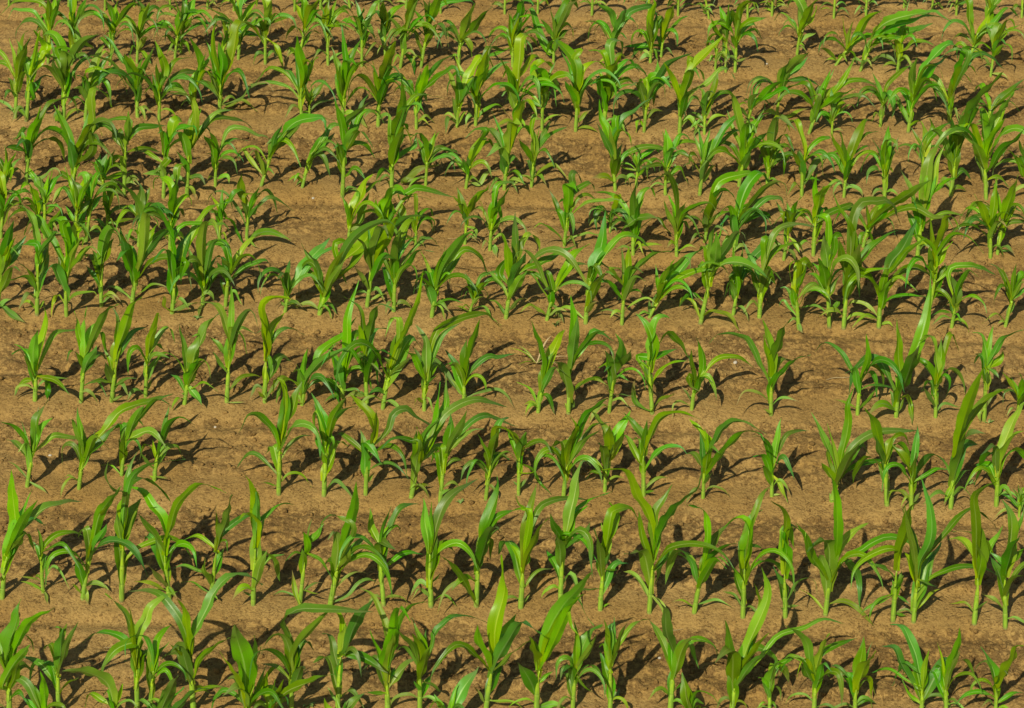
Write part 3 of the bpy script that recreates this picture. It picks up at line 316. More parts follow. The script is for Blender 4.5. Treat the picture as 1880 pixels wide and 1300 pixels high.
I 2 1425 490 1440 340|50 1440 340 1470 240 1480 200|40 1438 360 1390 290 1350 300|35 1430 450 1470 370 1530 450
I 2 1500 510 1505 280|85 1505 260 1490 170 1460 40|40 1503 300 1440 230 1390 120|50 1505 270 1530 150 1520 60
I 2 1565 510 1575 300|70 1575 290 1570 180 1540 60|60 1577 270 1600 80 1650 20|60 1577 290 1640 170 1790 120|30 1577 290 1690 205 1760 280|25 1568 440 1660 400
I 3 240 390 260 240|80 265 220 290 120 250 0|70 270 220 340 60 390 0|40 258 260 200 140 140 100|50 268 230 370 100 380 40|40 250 330 300 260 380 230
I 3 505 460 590 360|90 600 345 680 220 750 130 830 70|100 600 350 720 280 900 230 1050 210 1200 170|40 520 440 470 370 430 340|35 560 390 620 370 660 440
I 3 680 500 750 350|110 760 330 800 220 900 150 1050 100 1200 90 1310 160|80 765 330 860 270 980 260|70 770 320 900 190 1050 150 1150 110 1280 130|35 690 480 720 420 700 500
I 3 945 510 965 360|60 970 340 980 260 990 200|40 960 390 1040 310 1110 290 1210 320|40 946 500 910 420 840 390 780 420|30 985 230 1005 100 1030 0|50 968 350 950 250 960 190
I 3 1440 440 1485 320|60 1482 320 1460 180 1440 0|75 1487 310 1560 180 1600 80|60 1488 310 1620 160 1700 70|40 1465 380 1400 310 1360 320
I 3 1600 540 1625 350|75 1630 340 1640 250 1660 180|50 1630 330 1690 200 1720 150|45 1632 330 1710 230 1835 160|25 1602 520 1690 520 1720 560|40 1610 480 1560 410 1530 420
J 0 480 50 485 -110
J 0 280 50 290 -100
J 0 60 40 70 -110
J 0 735 80 740 -80
J 0 1195 75 1190 -90
J 0 1455 70 1460 -90
J 0 1640 80 1650 -80
J 0 940 50 945 -100
J 1 270 80 275 -90
J 1 450 70 460 -80
J 1 660 60 640 -80
J 1 1295 95 1300 -80
J 1 1745 100 1750 -80
J 1 860 70 870 -80
J 1 1050 60 1070 -90
J 2 180 100 185 -60
J 2 560 110 570 -80
J 2 960 110 965 -60
J 2 1165 110 1170 -60
J 2 1385 135 1350 -40
J 2 1655 135 1650 -40
J 2 1825 115 1830 -60
J 3 65 115 75 -60
J 3 500 130 510 -50
J 3 725 115 735 -70
J 3 1190 85 1200 -80
J 3 1360 115 1365 -60
J 3 1560 250 1590 60|75 1560 200 1600 80 1620 -60|60 1590 80 1560 -40|60 1590 70 1680 -20 1760 -70|50 1570 160 1640 110 1700 120
J 3 1820 130 1825 -40
J 3 990 60 1010 -90
'''


def tile(t, x, y):
    return TX[t % 4] + x * K, TY[t // 4] + y * K


plants = []
for line in SURVEY.strip().splitlines():
    bits = line.split('|')
    a = bits[0].split()
    t = int(a[1])
    bx, by, jx, jy = map(float, a[2:6])
    leaves = []
    for s in bits[1:]:
        q = s.split()
        tt = t
        if q[0][0] == '@':
            tt = int(q[0][1:])
            q = q[1:]
        v = list(map(float, q[1:]))
        wd = float(q[0])
        wd = wd if wd < 85 or a[0] == 'A' else 85 + 0.35 * (wd - 85)
        leaves.append((wd * K, [tile(tt, v[i], v[i + 1]) for i in range(0, len(v), 2)]))
    plants.append(dict(row=a[0], base=tile(t, bx, by), joint=tile(t, jx, jy), leaves=leaves))

ROWS = 'ABCDEFGHIJ'
for p in plants:
    p['g'] = on_ground(*p['base'])
row_line = {}
for r in ROWS:
    g = np.array([p['g'] for p in plants if p['row'] == r])
    sl = -0.036
    row_line[r] = (sl, float(np.median(g[:, 1] - sl * g[:, 0])))
ROW_C = np.array([row_line[r][1] for r in ROWS])
ROW_C = np.concatenate([ROW_C[0] - 0.75 * np.arange(8, 0, -1), ROW_C, ROW_C[-1] + 0.75 * np.arange(1, 9)])


# ------------------------------------------------------------------ terrain
def hash2(ix, iy, seed):
    h = (ix.astype(np.int64) * 374761393 + iy.astype(np.int64) * 668265263 + seed * 1442695041) & 0xFFFFFFFF
    h = ((h ^ (h >> 13)) * 1274126177) & 0xFFFFFFFF
    h = (h ^ (h >> 16)) & 0xFFFFFFFF
    return h / 4294967295.0


def vnoise(x, y, seed):
    ix, iy = np.floor(x), np.floor(y)
    fx, fy = x - ix, y - iy
    fx = fx * fx * fx * (fx * (fx * 6 - 15) + 10)
    fy = fy * fy * fy * (fy * (fy * 6 - 15) + 10)
    a, b = hash2(ix, iy, seed), hash2(ix + 1, iy, seed)
    c, d = hash2(ix, iy + 1, seed), hash2(ix + 1, iy + 1, seed)
    return (a + (b - a) * fx) * (1 - fy) + (c + (d - c) * fx) * fy


def fbm(x, y, seed, octaves=4):
    s, amp, tot = 0.0, 1.0, 0.0
    for o in range(octaves):
        s = s + amp * vnoise(x * 2 ** o + 13.7 * o, y * 2 ** o - 7.3 * o, seed + o)
        tot += amp
        amp *= 0.5
    return s / tot


def row_dist(x, y):
    """signed distance to the nearest sown row (negative on the camera's side)"""
    q = y + 0.036 * x + 0.05 * (vnoise(x * 0.6, y * 0.6, 5) - 0.5)
    i = np.clip(np.searchsorted(ROW_C, q), 1, len(ROW_C) - 1)
    lo, hi = q - ROW_C[i - 1], q - ROW_C[i]
    return np.where(np.abs(lo) < np.abs(hi), lo, hi)


def rough_mask(p):
    """0 on the smooth strip pressed along a row, 1 on the cloddy soil between rows"""
    a = np.clip((-p - 0.085) / 0.06, 0, 1)
    b = np.clip((p - 0.10) / 0.08, 0, 1)
    m = np.maximum(a, b)
    return m * m * (3 - 2 * m)


def rough_at(x, y):
    p = row_dist(x, y) + 0.07 * (fbm(x * 1.7, y * 2.5, 51, 2) - 0.5)
    return rough_mask(p) * np.clip(0.25 + 1.4 * (fbm(x * 0.9, y * 1.3, 71, 3) - 0.15), 0.3, 1.0)


def terrain(x, y):
    x = np.asarray(x, float)
    y = np.asarray(y, float)
    p = row_dist(x, y)
    rm = rough_at(x, y)
    z = 0.016 * np.exp(-(p / 0.16) ** 2)                                   # soil drawn up to the row
    z = z - 0.016 * np.exp(-((p + 0.155) / 0.045) ** 2)                     # step in front of the strip
    z = z + 0.010 * np.exp(-((p + 0.25) / 0.06) ** 2)
    st = np.clip((p - 0.27) / 0.05, 0, 1)
    z = z + 0.012 * (st * st * (3 - 2 * st) - np.clip((p - 0.30) / 0.1, 0, 1))
    z = z + 0.014 * np.exp(-((p - 0.20) / 0.05) ** 2) * (0.4 + 1.2 * vnoise(x * 4, y * 2, 31))
    z = z + 0.045 * (fbm(x * 1.1, y * 1.6, 3, 3) - 0.5)
    z = z + (0.006 + 0.020 * rm) * (fbm(x * 7, y * 7.5, 11, 3) - 0.5)
    cl = fbm(x * 19, y * 19, 21, 2)
    c2 = fbm(x * 38, y * 38, 61, 2)
    z = z + (0.0015 + 0.0065 * rm) * np.clip((c2 - 0.48) * 3.5, 0, 1)
    z = z + (0.002 + 0.012 * rm) * np.clip((cl - 0.5) * 3.2, 0, 1)         # clods
    z = z + (0.0025 + 0.0045 * rm) * (fbm(x * 62, y * 62, 41, 2) - 0.5)
    return z


def ground_z(x, y):
    return float(terrain(np.array([x]), np.array([y]))[0])


# ------------------------------------------------------------------ materials
def new_mat(name):
    m = bpy.data.materials.new(name)
    m.use_nodes = True
    t = m.node_tree
    for n in list(t.nodes):
        t.nodes.remove(n)
    return m, t


class NT:
    def __init__(self, t):
        self.t = t

    def n(self, typ, **kw):
        nd = self.t.nodes.new(typ)
        for k, v in kw.items():
            setattr(nd, k, v)
        return nd

    def set(self, sock, v):
        if isinstance(v, bpy.types.NodeSocket):
            self.t.links.new(v, sock)
        else:
            sock.default_value = v

    def math(self, op, a, b=0.0, c=0.0, clamp=False):
        nd = self.n('ShaderNodeMath', operation=op, use_clamp=clamp)
        for i, v in enumerate((a, b, c)):
            self.set(nd.inputs[i], v)
        return nd.outputs[0]

    def ramp(self, x, a, b, lo=0.0, hi=1.0):
        nd = self.n('ShaderNodeMapRange', interpolation_type='SMOOTHSTEP')
        for i, v in enumerate((x, a, b, lo, hi)):
            self.set(nd.inputs[i], v)
        return nd.outputs[0]

    def mix(self, f, a, b, blend='MIX'):
        nd = self.n('ShaderNodeMix', data_type='RGBA', blend_type=blend)
        self.set(nd.inputs[0], f)
        self.set(nd.inputs[6], a)
        self.set(nd.inputs[7], b)
        return nd.outputs[2]

    def noise(self, vec, scale, detail=3.0, rough=0.55):
        nd = self.n('ShaderNodeTexNoise')
        self.set(nd.inputs['Vector'], vec)
        nd.inputs['Scale'].default_value = scale
        nd.inputs['Detail'].default_value = detail
        nd.inputs['Roughness'].default_value = rough
        return nd.outputs['Fac']


def rgb(r, g, b):
    return (r, g, b, 1.0)


def leaf_material(name, base, blade, tip, vein, gloss=0.35, trans=0.45, brown=0.0):
    m, t = new_mat(name)
    g = NT(t)
    uv = g.n('ShaderNodeUVMap', uv_map='uv').outputs[0]
    sep = g.n('ShaderNodeSeparateXYZ')
    t.links.new(uv, sep.inputs[0])
    u, v = sep.outputs[0], sep.outputs[1]
    info = g.n('ShaderNodeObjectInfo')
    rnd = info.outputs['Random']
    geo = g.n('ShaderNodeNewGeometry')
    pos = g.n('ShaderNodeTexCoord').outputs['Object']
    col = g.mix(g.ramp(v, 0.04, 0.36), rgb(*base), rgb(*blade))
    col = g.mix(g.ramp(v, 0.6, 1.0), col, rgb(*tip))
    n1 = g.noise(pos, 14.0, 3.0)
    col = g.mix(g.ramp(n1, 0.35, 0.7, 0.0, 0.35), col, rgb(*[c * 0.62 for c in blade]))
    # fine parallel veins
    mp = g.n('ShaderNodeCombineXYZ')
    t.links.new(g.math('MULTIPLY', u, 46.0), mp.inputs[0])
    t.links.new(g.math('MULTIPLY', v, 1.4), mp.inputs[1])
    streak = g.noise(mp.outputs[0], 1.0, 2.0)
    col = g.mix(g.ramp(streak, 0.3, 0.7, 0.0, 0.30), col, rgb(*[min(1, c * 1.5) for c in blade]))
    # midrib
    du = g.math('ABSOLUTE', g.math('SUBTRACT', u, 0.5))
    wid = g.ramp(v, 0.0, 1.0, 0.085, 0.02)
    rib = g.ramp(g.math('DIVIDE', du, wid), 0.6, 1.1, 1.0, 0.0)
    rib = g.math('MULTIPLY', rib, g.ramp(v, 0.55, 1.0, 0.85, 0.25))
    col = g.mix(rib, col, rgb(*vein))
    # underside paler and more yellow
    col_b = g.mix(0.45, col, rgb(blade[0] * 1.12, blade[1] * 1.08, blade[2] * 0.8))
    col = g.mix(geo.outputs['Backfacing'], col, col_b)
    hs = g.n('ShaderNodeHueSaturation')
    g.set(hs.inputs['Hue'], g.ramp(rnd, 0.0, 1.0, 0.474, 0.522))
    r2 = g.math('FRACT', g.math('MULTIPLY', rnd, 17.31))
    g.set(hs.inputs['Saturation'], g.ramp(r2, 0.0, 1.0, 0.95, 1.10))
    g.set(hs.inputs['Value'], g.ramp(g.math('FRACT', g.math('MULTIPLY', rnd, 7.77)), 0.0, 1.0, 0.64, 1.26))
    t.links.new(col, hs.inputs['Color'])
    col = hs.outputs[0]
    # scattered scorch and insect specks, dry tips
    n2 = g.noise(pos, 95.0, 2.0)
    r3 = g.math('FRACT', g.math('MULTIPLY', rnd, 3.17))
    spk = g.math('MULTIPLY', g.ramp(n2, 0.60, 0.70), g.ramp(r3, 0.70, 0.95, 0.0, 0.40))
    col = g.mix(spk, col, rgb(0.20, 0.17, 0.03))
    if brown:
        dry = g.math('MULTIPLY', g.ramp(v, 0.55, 0.95), g.ramp(g.math('FRACT', g.math('MULTIPLY', rnd, 11.3)), 0.45, 0.9, 0.0, brown))
        col = g.mix(dry, col, rgb(0.36, 0.26, 0.10))
    bump = g.n('ShaderNodeBump')
    bump.inputs['Strength'].default_value = 0.22
    bump.inputs['Distance'].default_value = 0.002
    t.links.new(streak, bump.inputs['Height'])
    pb = g.n('ShaderNodeBsdfPrincipled')
    t.links.new(col, pb.inputs['Base Color'])
    g.set(pb.inputs['Roughness'], g.ramp(n1, 0.2, 0.8, gloss - 0.06, gloss + 0.14))
    pb.inputs['Specular IOR Level'].default_value = 0.46
    t.links.new(bump.outputs[0], pb.inputs['Normal'])
    tr = g.n('ShaderNodeBsdfTranslucent')
    tc = g.mix(1.0, col, rgb(0.95, 1.0, 0.30), 'MULTIPLY')
    tc2 = g.n('ShaderNodeBrightContrast')
    t.links.new(tc, tc2.inputs[0])
    tc2.inputs[1].default_value = 0.02
    t.links.new(tc2.outputs[0], tr.inputs[0])
    ms = g.n('ShaderNodeMixShader')
    ms.inputs[0].default_value = trans
    t.links.new(pb.outputs[0], ms.inputs[1])
    t.links.new(tr.outputs[0], ms.inputs[2])
    out = g.n('ShaderNodeOutputMaterial')
    t.links.new(ms.outputs[0], out.inputs[0])
    return m


M_MATURE = leaf_material('leaf_mature', (0.34, 0.48, 0.012), (0.140, 0.345, 0.012), (0.090, 0.290, 0.070), (0.40, 0.57, 0.15), gloss=0.37, brown=0.35)
M_WHORL = leaf_material('leaf_whorl', (0.46, 0.56, 0.008), (0.225, 0.450, 0.006), (0.150, 0.385, 0.012), (0.42, 0.58, 0.09), gloss=0.35, trans=0.50)
M_LOW = leaf_material('leaf_lower', (0.28, 0.42, 0.05), (0.24, 0.42, 0.04), (0.34, 0.40, 0.07), (0.28, 0.36, 0.14), gloss=0.5, brown=0.9)


def stem_material():
    m, t = new_mat('stem_green')
    g = NT(t)
    uv = g.n('ShaderNodeUVMap', uv_map='uv').outputs[0]
    sep = g.n('ShaderNodeSeparateXYZ')
    t.links.new(uv, sep.inputs[0])
    v = sep.outputs[1]
    rnd = g.n('ShaderNodeObjectInfo').outputs['Random']
    pos = g.n('ShaderNodeTexCoord').outputs['Object']
    col = g.mix(g.ramp(v, 0.0, 0.16), rgb(0.21, 0.24, 0.05), rgb(0.27, 0.44, 0.035))
    col = g.mix(g.ramp(v, 0.35, 0.75), col, rgb(0.33, 0.49, 0.016))
    mp = g.n('ShaderNodeMapping')
    t.links.new(pos, mp.inputs[0])
    mp.inputs['Scale'].default_value = (190, 190, 9)
    n = g.noise(mp.outputs[0], 1.0, 2.0)
    col = g.mix(g.ramp(n, 0.35, 0.65, 0.0, 0.6), col, rgb(0.10, 0.22, 0.025))
    fr = g.math('FRACT', g.math('MULTIPLY', g.math('ADD', v, g.math('MULTIPLY', rnd, 0.3)), 3.3))
    col = g.mix(g.ramp(fr, 0.86, 0.97, 0.0, 0.35), col, rgb(0.36, 0.46, 0.07))
    col = g.mix(g.ramp(fr, 0.0, 0.12, 0.45, 0.0), col, rgb(0.11, 0.19, 0.025))
    base = g.math('MULTIPLY', g.ramp(v, 0.0, 0.13, 1.0, 0.0), g.ramp(rnd, 0.1, 0.9, 0.3, 0.9))
    col = g.mix(base, col, rgb(0.20, 0.10, 0.07))
    pb = g.n('ShaderNodeBsdfPrincipled')
    t.links.new(col, pb.inputs['Base Color'])
    pb.inputs['Roughness'].default_value = 0.45
    pb.inputs['Subsurface Weight'].default_value = 0.0
    bump = g.n('ShaderNodeBump')
    bump.inputs['Strength'].default_value = 0.2
    bump.inputs['Distance'].default_value = 0.001
    t.links.new(n, bump.inputs['Height'])
    t.links.new(bump.outputs[0], pb.inputs['Normal'])
    out = g.n('ShaderNodeOutputMaterial')
    t.links.new(pb.outputs[0], out.inputs[0])
    return m


M_STEM = stem_material()


def soil_material(name, crumbs=False):
    m, t = new_mat(name)
    g = NT(t)
    pos = g.n('ShaderNodeNewGeometry').outputs['Position']
    st = g.n('ShaderNodeMapping')
    t.links.new(pos, st.inputs[0])
    st.inputs['Scale'].default_value = (1.0, 0.85, 1.0)
    pst = st.outputs[0]
    n0 = g.noise(pst, 1.6, 4.0)
    n1 = g.noise(pst, 12.0, 5.0, 0.65)
    n2 = g.noise(pst, 45.0, 4.0, 0.65)
    n3 = g.noise(pos, 95.0, 4.0, 0.7)
    n4 = g.noise(pos, 300.0, 2.0)
    sand = g.mix(g.ramp(n0, 0.3, 0.7), rgb(0.335, 0.196, 0.054), rgb(0.420, 0.266, 0.088))
    sand = g.mix(g.ramp(n2, 0.3, 0.75, 0.0, 0.45), sand, rgb(0.215, 0.120, 0.032))
    dark = g.mix(g.ramp(n2, 0.3, 0.7), rgb(0.115, 0.066, 0.020), rgb(0.200, 0.118, 0.038))
    if crumbs:
        f = g.ramp(n1, 0.35, 0.6, 0.25, 0.75)
    else:
        rough = g.n('ShaderNodeAttribute', attribute_name='rough').outputs['Fac']
        thr = g.math('MULTIPLY', rough, 0.045)
        mot = g.math('ADD', g.math('MULTIPLY', n1, 0.38), g.math('MULTIPLY', n2, 0.62))
        f = g.ramp(g.math('ADD', mot, thr), 0.495, 0.575, 0.0, 1.0)
        f = g.math('MULTIPLY', f, g.ramp(rough, 0.0, 1.0, 0.22, 0.85))
    col = g.mix(f, sand, dark)
    col = g.mix(g.math('MULTIPLY', g.ramp(n3, 0.50, 0.60, 0.0, 0.75), g.ramp(n1, 0.40, 0.60, 0.35, 1.0)), col, rgb(0.080, 0.041, 0.011))
    col = g.mix(g.ramp(n4, 0.62, 0.75, 0.0, 0.5), col, rgb(0.54, 0.37, 0.15))
    pb = g.n('ShaderNodeBsdfPrincipled')
    t.links.new(col, pb.inputs['Base Color'])
    pb.inputs['Roughness'].default_value = 0.95
    pb.inputs['Specular IOR Level'].default_value = 0.12
    h = g.math('ADD', g.math('MULTIPLY', n2, 0.9), g.math('MULTIPLY', n3, 0.75))
    h = g.math('ADD', h, g.math('MULTIPLY', n4, 0.16))
    bump = g.n('ShaderNodeBump')
    bump.inputs['Strength'].default_value = 0.95
    bump.inputs['Distance'].default_value = 0.010
    t.links.new(h, bump.inputs['Height'])
    t.links.new(bump.outputs[0], pb.inputs['Normal'])
    out = g.n('ShaderNodeOutputMaterial')
    t.links.new(pb.outputs[0], out.inputs[0])
    return m


def plain_material(name, c, var=0.3, rough=0.8, scale=60.0):
    m, t = new_mat(name)
    g = NT(t)
    pos = g.n('ShaderNodeTexCoord').outputs['Object']
    n = g.noise(pos, scale, 3.0)
    col = g.mix(g.ramp(n, 0.3, 0.7), rgb(*c), rgb(*[x * (1 - var) for x in c]))
    pb = g.n('ShaderNodeBsdfPrincipled')
    t.links.new(col, pb.inputs['Base Color'])
    pb.inputs['Roughness'].default_value = rough
    out = g.n('ShaderNodeOutputMaterial')
    t.links.new(pb.outputs[0], out.inputs[0])
    return m


M_SOIL = soil_material('soil')
M_CRUMB = soil_material('soil_crumb', True)
M_STONE = plain_material('pebble_stone', (0.50, 0.44, 0.34), 0.3)
M_STRAW = plain_material('dry_straw', (0.50, 0.37, 0.17), 0.4, 0.7)
M_HUSK = plain_material('dry_husk', (0.42, 0.24, 0.15), 0.4, 0.8)
M_WEED = plain_material('weed_green', (0.17, 0.27, 0.05), 0.4, 0.6)


# ------------------------------------------------------------------ mesh helpers
def mesh_obj(name, verts, faces, mat, parent=None, uvs=None, smooth=True, loc=None):
    me = bpy.data.meshes.new(name)
    me.from_pydata([tuple(v) for v in verts], [], faces)
    me.materials.append(mat)
    if uvs is not None:
        uvl = me.uv_layers.new(name='uv')
        idx = np.empty(len(me.loops), np.int32)
        me.loops.foreach_get('vertex_index', idx)
        uvl.data.foreach_set('uv', np.asarray(uvs, np.float32)[idx].ravel())
    if smooth:
        me.polygons.foreach_set('use_smooth', np.ones(len(me.polygons), bool))
    o = bpy.data.objects.new(name, me)
    COL.objects.link(o)
    if parent:
        o.parent = parent
    if loc is not None:
        o.location = loc
    return o


def tag(o, label, cat, group=None, kind=None):
    if label:
        o['label'] = label
    if cat:
        o['category'] = cat
    if group:
        o['group'] = group
    if kind:
        o['kind'] = kind


def spline(P, n):
    """Catmull-Rom through P, resampled to n points of equal arc length"""
    P = np.asarray(P, float)
    if len(P) == 2:
        P = np.array([P[0], (P[0] + P[1]) / 2, P[1]])
    Q = np.vstack([2 * P[0] - P[1], P, 2 * P[-1] - P[-2]])
    out = []
    for i in range(1, len(Q) - 2):
        a, b, c, d = Q[i - 1], Q[i], Q[i + 1], Q[i + 2]
        for s in np.linspace(0, 1, 14, endpoint=False):
            out.append(0.5 * (2 * b + (c - a) * s + (2 * a - 5 * b + 4 * c - d) * s * s + (3 * b - 3 * c + d - a) * s ** 3))
    out.append(P[-1])
    out = np.array(out)
    for _ in range(1):
        out[1:-1] = 0.25 * out[:-2] + 0.5 * out[1:-1] + 0.25 * out[2:]
    L = np.concatenate([[0], np.cumsum(np.linalg.norm(np.diff(out, axis=0), axis=1))])
    s = np.linspace(0, L[-1], n)
    return np.array([np.interp(s, L, out[:, k]) for k in range(3)]).T, L[-1]


def unit(v):
    return v / (np.linalg.norm(v) + 1e-12)


WV = [0, 0.1, 0.22, 0.34, 0.46, 0.6, 0.74, 0.86, 0.94, 1.0]
WW = [0.46, 0.58, 0.78, 0.95, 1.0, 0.88, 0.62, 0.33, 0.15, 0.02]


def leaf_mesh(P, width_px, scale, rng, stem_r, whorl, widest=0.076):
    """ribbon along the 3-D midrib P; width_px is the width seen in the photograph"""
    NS = 20
    QS = (-1.0, -0.68, -0.34, -0.07, 0.07, 0.34, 0.68, 1.0)
    NA = len(QS)
    S, L = spline(P, NS)
    wv = np.linspace(0, 1, NS)
    amp = 0.016 * L * np.clip(wv * 3, 0, 1)
    for ax in range(3):
        S[:, ax] += amp * (np.sin(wv * rng.uniform(6, 10) + rng.uniform(0, 6.28)) - math.sin(0) * 0) * rng.uniform(0.2, 1.0) * (0.6 if ax == 2 else 1.0)
    T = np.gradient(S, axis=0)
    T = T / (np.linalg.norm(T, axis=1)[:, None] + 1e-12)
    d = S[-1] - S[0]
    far = S[np.argmax(np.hypot(S[:, 0] - S[0, 0], S[:, 1] - S[0, 1]))] - S[0]
    d = np.array([far[0], far[1], 0.0])
    if np.linalg.norm(d) < 1e-4:
        d = np.array([0.3, 1.0, 0])
    d = unit(d)
    side0 = np.cross(d, [0, 0, 1.0])
    mid = NS // 2
    view = unit(S[mid] - CAM)

    def facing(s, t):
        s2 = np.array([s @ R_, s @ U_])
        t2 = np.array([t @ R_, t @ U_])
        t2 = t2 / (np.linalg.norm(t2) + 1e-9)
        return abs(s2[0] * t2[1] - s2[1] * t2[0])

    def rot(v, ax, a):
        return v * math.cos(a) + np.cross(ax, v) * math.sin(a) + ax * (ax @ v) * (1 - math.cos(a))

    s_mid = unit(side0 - T[mid] * (side0 @ T[mid]))
    tw0 = rng.uniform(-0.25, 0.25)
    best = tw0
    if facing(rot(s_mid, T[mid], tw0), T[mid]) < 0.6:
        cands = np.linspace(-0.75, 0.75, 7)
        best = max(cands, key=lambda a: facing(rot(s_mid, T[mid], a), T[mid]) - 0.12 * abs(a))
    tw1 = rng.choice((-1, 1)) * rng.uniform(0.3, 1.7) if L > 0.12 else rng.uniform(-0.4, 0.4)
    fold_mid = rng.uniform(0.22, 0.68)
    limit = min(widest, 0.26 * L + 0.004)
    W = min(width_px / scale, limit)
    ph, fr = rng.uniform(0, 6.28), rng.uniform(14, 24)
    ph2 = rng.uniform(0, 6.28)
    ruf = rng.uniform(0.05, 0.20)
    for attempt in range(3):
        V, UV = [], []
        for i in range(NS):
            v = i / (NS - 1)
            s = side0 - T[i] * (side0 @ T[i])
            s = unit(s) if np.linalg.norm(s) > 1e-3 else s_mid
            s = rot(s, T[i], best * min(1, v * 3) + tw1 * (v - 0.5) * min(1, v * 2.5))
            nrm = np.cross(s, T[i])
            hw = 0.5 * W * np.interp(v, WV, WW)
            hw = max(hw, stem_r * 1.25 * max(0, 1 - v / 0.12) if not whorl else hw)
            b = (1.05 if whorl else 0.85) * max(0, 1 - v / (0.5 if whorl else 0.3)) + fold_mid
            b = min(b, 1.25)
            for q in QS:
                aq = abs(q)
                off = s * (hw * q * math.cos(b * (0.6 + 0.4 * (1 - aq)))) + nrm * (hw * aq * math.sin(b) * (1.15 - 0.3 * aq))
                wob = ruf * W * aq * aq * math.sin(fr * v * (L / 0.35) + ph + (ph2 if q < 0 else 0)) * min(1, v * 4) * (1 - v * 0.5)
                V.append(S[i] + off + nrm * wob)
                UV.append(((q + 1) / 2, v))
        A = np.array(V).reshape(NS, NA, 3)
        px = np.stack([(A - CAM) @ R_, (A - CAM) @ U_], -1) / ((A - CAM) @ F_)[..., None] * FPX
        tt = np.gradient(px.mean(1), axis=0)
        tt = tt / (np.linalg.norm(tt, axis=1)[:, None] + 1e-9)
        pr = (px - px.mean(1)[:, None]) @ np.array([[0.0, 1.0], [-1.0, 0.0]])
        ext = np.einsum('ijk,ik->ij', pr, tt)
        seen = np.max((ext.max(1) - ext.min(1))[3:16])
        W2 = min(max(W * width_px / max(seen, 1e-6), 0.35 * width_px / scale), limit)
        if abs(W2 / W - 1) < 0.04:
            break
        W = W2
    Fc = []
    for i in range(NS - 1):
        for j in range(NA - 1):
            a = i * NA + j
            Fc.append((a, a + 1, a + NA + 1, a + NA))
    return np.array(V), Fc, UV


def tube(P, rad, n=9, v0=0.0, v1=1.0, cap=True):
    P = np.asarray(P, float)
    m = len(P)
    T = np.gradient(P, axis=0)
    V, UV, Fc = [], [], []
    for i in range(m):
        t = unit(T[i])
        a = unit(np.cross(t, [0.13, 1.0, 0.07]))
        b = np.cross(t, a)
        for j in range(n):
            an = 2 * math.pi * j / n
            V.append(P[i] + (a * math.cos(an) + b * math.sin(an)) * rad[i])
            UV.append((j / n, v0 + (v1 - v0) * i / (m - 1)))
    for i in range(m - 1):
        for j in range(n):
            k = (j + 1) % n
            Fc.append((i * n + j, i * n + k, (i + 1) * n + k, (i + 1) * n + j))
    if cap:
        Fc.append(tuple(range((m - 1) * n, m * n)))
    return V, Fc, UV


# ------------------------------------------------------------------ ground
def graded(lo, hi, step, far):
    fine = np.arange(lo, hi + step / 2, step)
    g, s, x = [], step, hi
    while x < far:
        s *= 1.35
        x += s
        g.append(x)
    g = np.array(g)
    return np.concatenate([-(g[::-1] - hi) + lo, fine, g])


gx = graded(-3.7, 3.7, 0.0095, 150.0)
gy = graded(-3.3, 5.0, 0.0110, 150.0)
X, Y = np.meshgrid(gx, gy)
Z = terrain(X, Y)
fade = np.clip(1 - (np.maximum(np.abs(X) - 4.5, 0) + np.maximum(np.abs(Y - 0.8) - 5.5, 0)) / 6, 0, 1)
Z = Z * fade
for p in plants:                                                  # soil pressed up round every stem
    bx_, by_ = p['g'][0], p['g'][1]
    i0, i1 = np.searchsorted(gx, [bx_ - 0.1, bx_ + 0.1])
    j0, j1 = np.searchsorted(gy, [by_ - 0.1, by_ + 0.1])
    if i1 > i0 and j1 > j0:
        q2 = (X[j0:j1, i0:i1] - bx_) ** 2 + (Y[j0:j1, i0:i1] - by_) ** 2
        Z[j0:j1, i0:i1] += 0.010 * np.exp(-q2 / 0.034 ** 2)
nx, ny = len(gx), len(gy)
me = bpy.data.meshes.new('ground')
co = np.stack([X, Y, Z], -1).reshape(-1, 3).astype(np.float32)
ii = np.arange(nx * ny).reshape(ny, nx)
quads = np.stack([ii[:-1, :-1], ii[:-1, 1:], ii[1:, 1:], ii[1:, :-1]], -1).reshape(-1, 4)
me.vertices.add(len(co))
me.vertices.foreach_set('co', co.ravel())
me.loops.add(quads.size)
me.loops.foreach_set('vertex_index', quads.ravel().astype(np.int32))
me.polygons.add(len(quads))
me.polygons.foreach_set('loop_start', (np.arange(len(quads)) * 4).astype(np.int32))
me.update(calc_edges=True)
me.polygons.foreach_set('use_smooth', np.ones(len(quads), bool))
at = me.attributes.new('rough', 'FLOAT', 'POINT')
at.data.foreach_set('value', rough_at(X, Y).ravel().astype(np.float32))
me.materials.append(M_SOIL)
ground = bpy.data.objects.new('ground', me)
COL.objects.link(ground)
ground['kind'] = 'structure'
ground['label'] = 'bare sandy brown soil of the field with smooth strips along the rows'

# loose crumbs and small clods lying on the soil: nobody could count them
rng = random.Random(77)
ICO_V = []
phi = (1 + 5 ** 0.5) / 2
for a, b in ((-1, phi), (1, phi), (-1, -phi), (1, -phi)):
    ICO_V += [(a, b, 0), (0, a, b), (b, 0, a)]
ICO_V = np.array(ICO_V) / math.hypot(1, phi)


def hull_faces(V):
    F = []
    n = len(V)
    for i in range(n):
        for j in range(i + 1, n):
            for k in range(j + 1, n):
                nn = np.cross(V[j] - V[i], V[k] - V[i])
                s = (V - V[i]) @ nn
                if np.all(s < 1e-6):
                    F.append((i, j, k))
                elif np.all(s > -1e-6):
                    F.append((i, k, j))
    return F


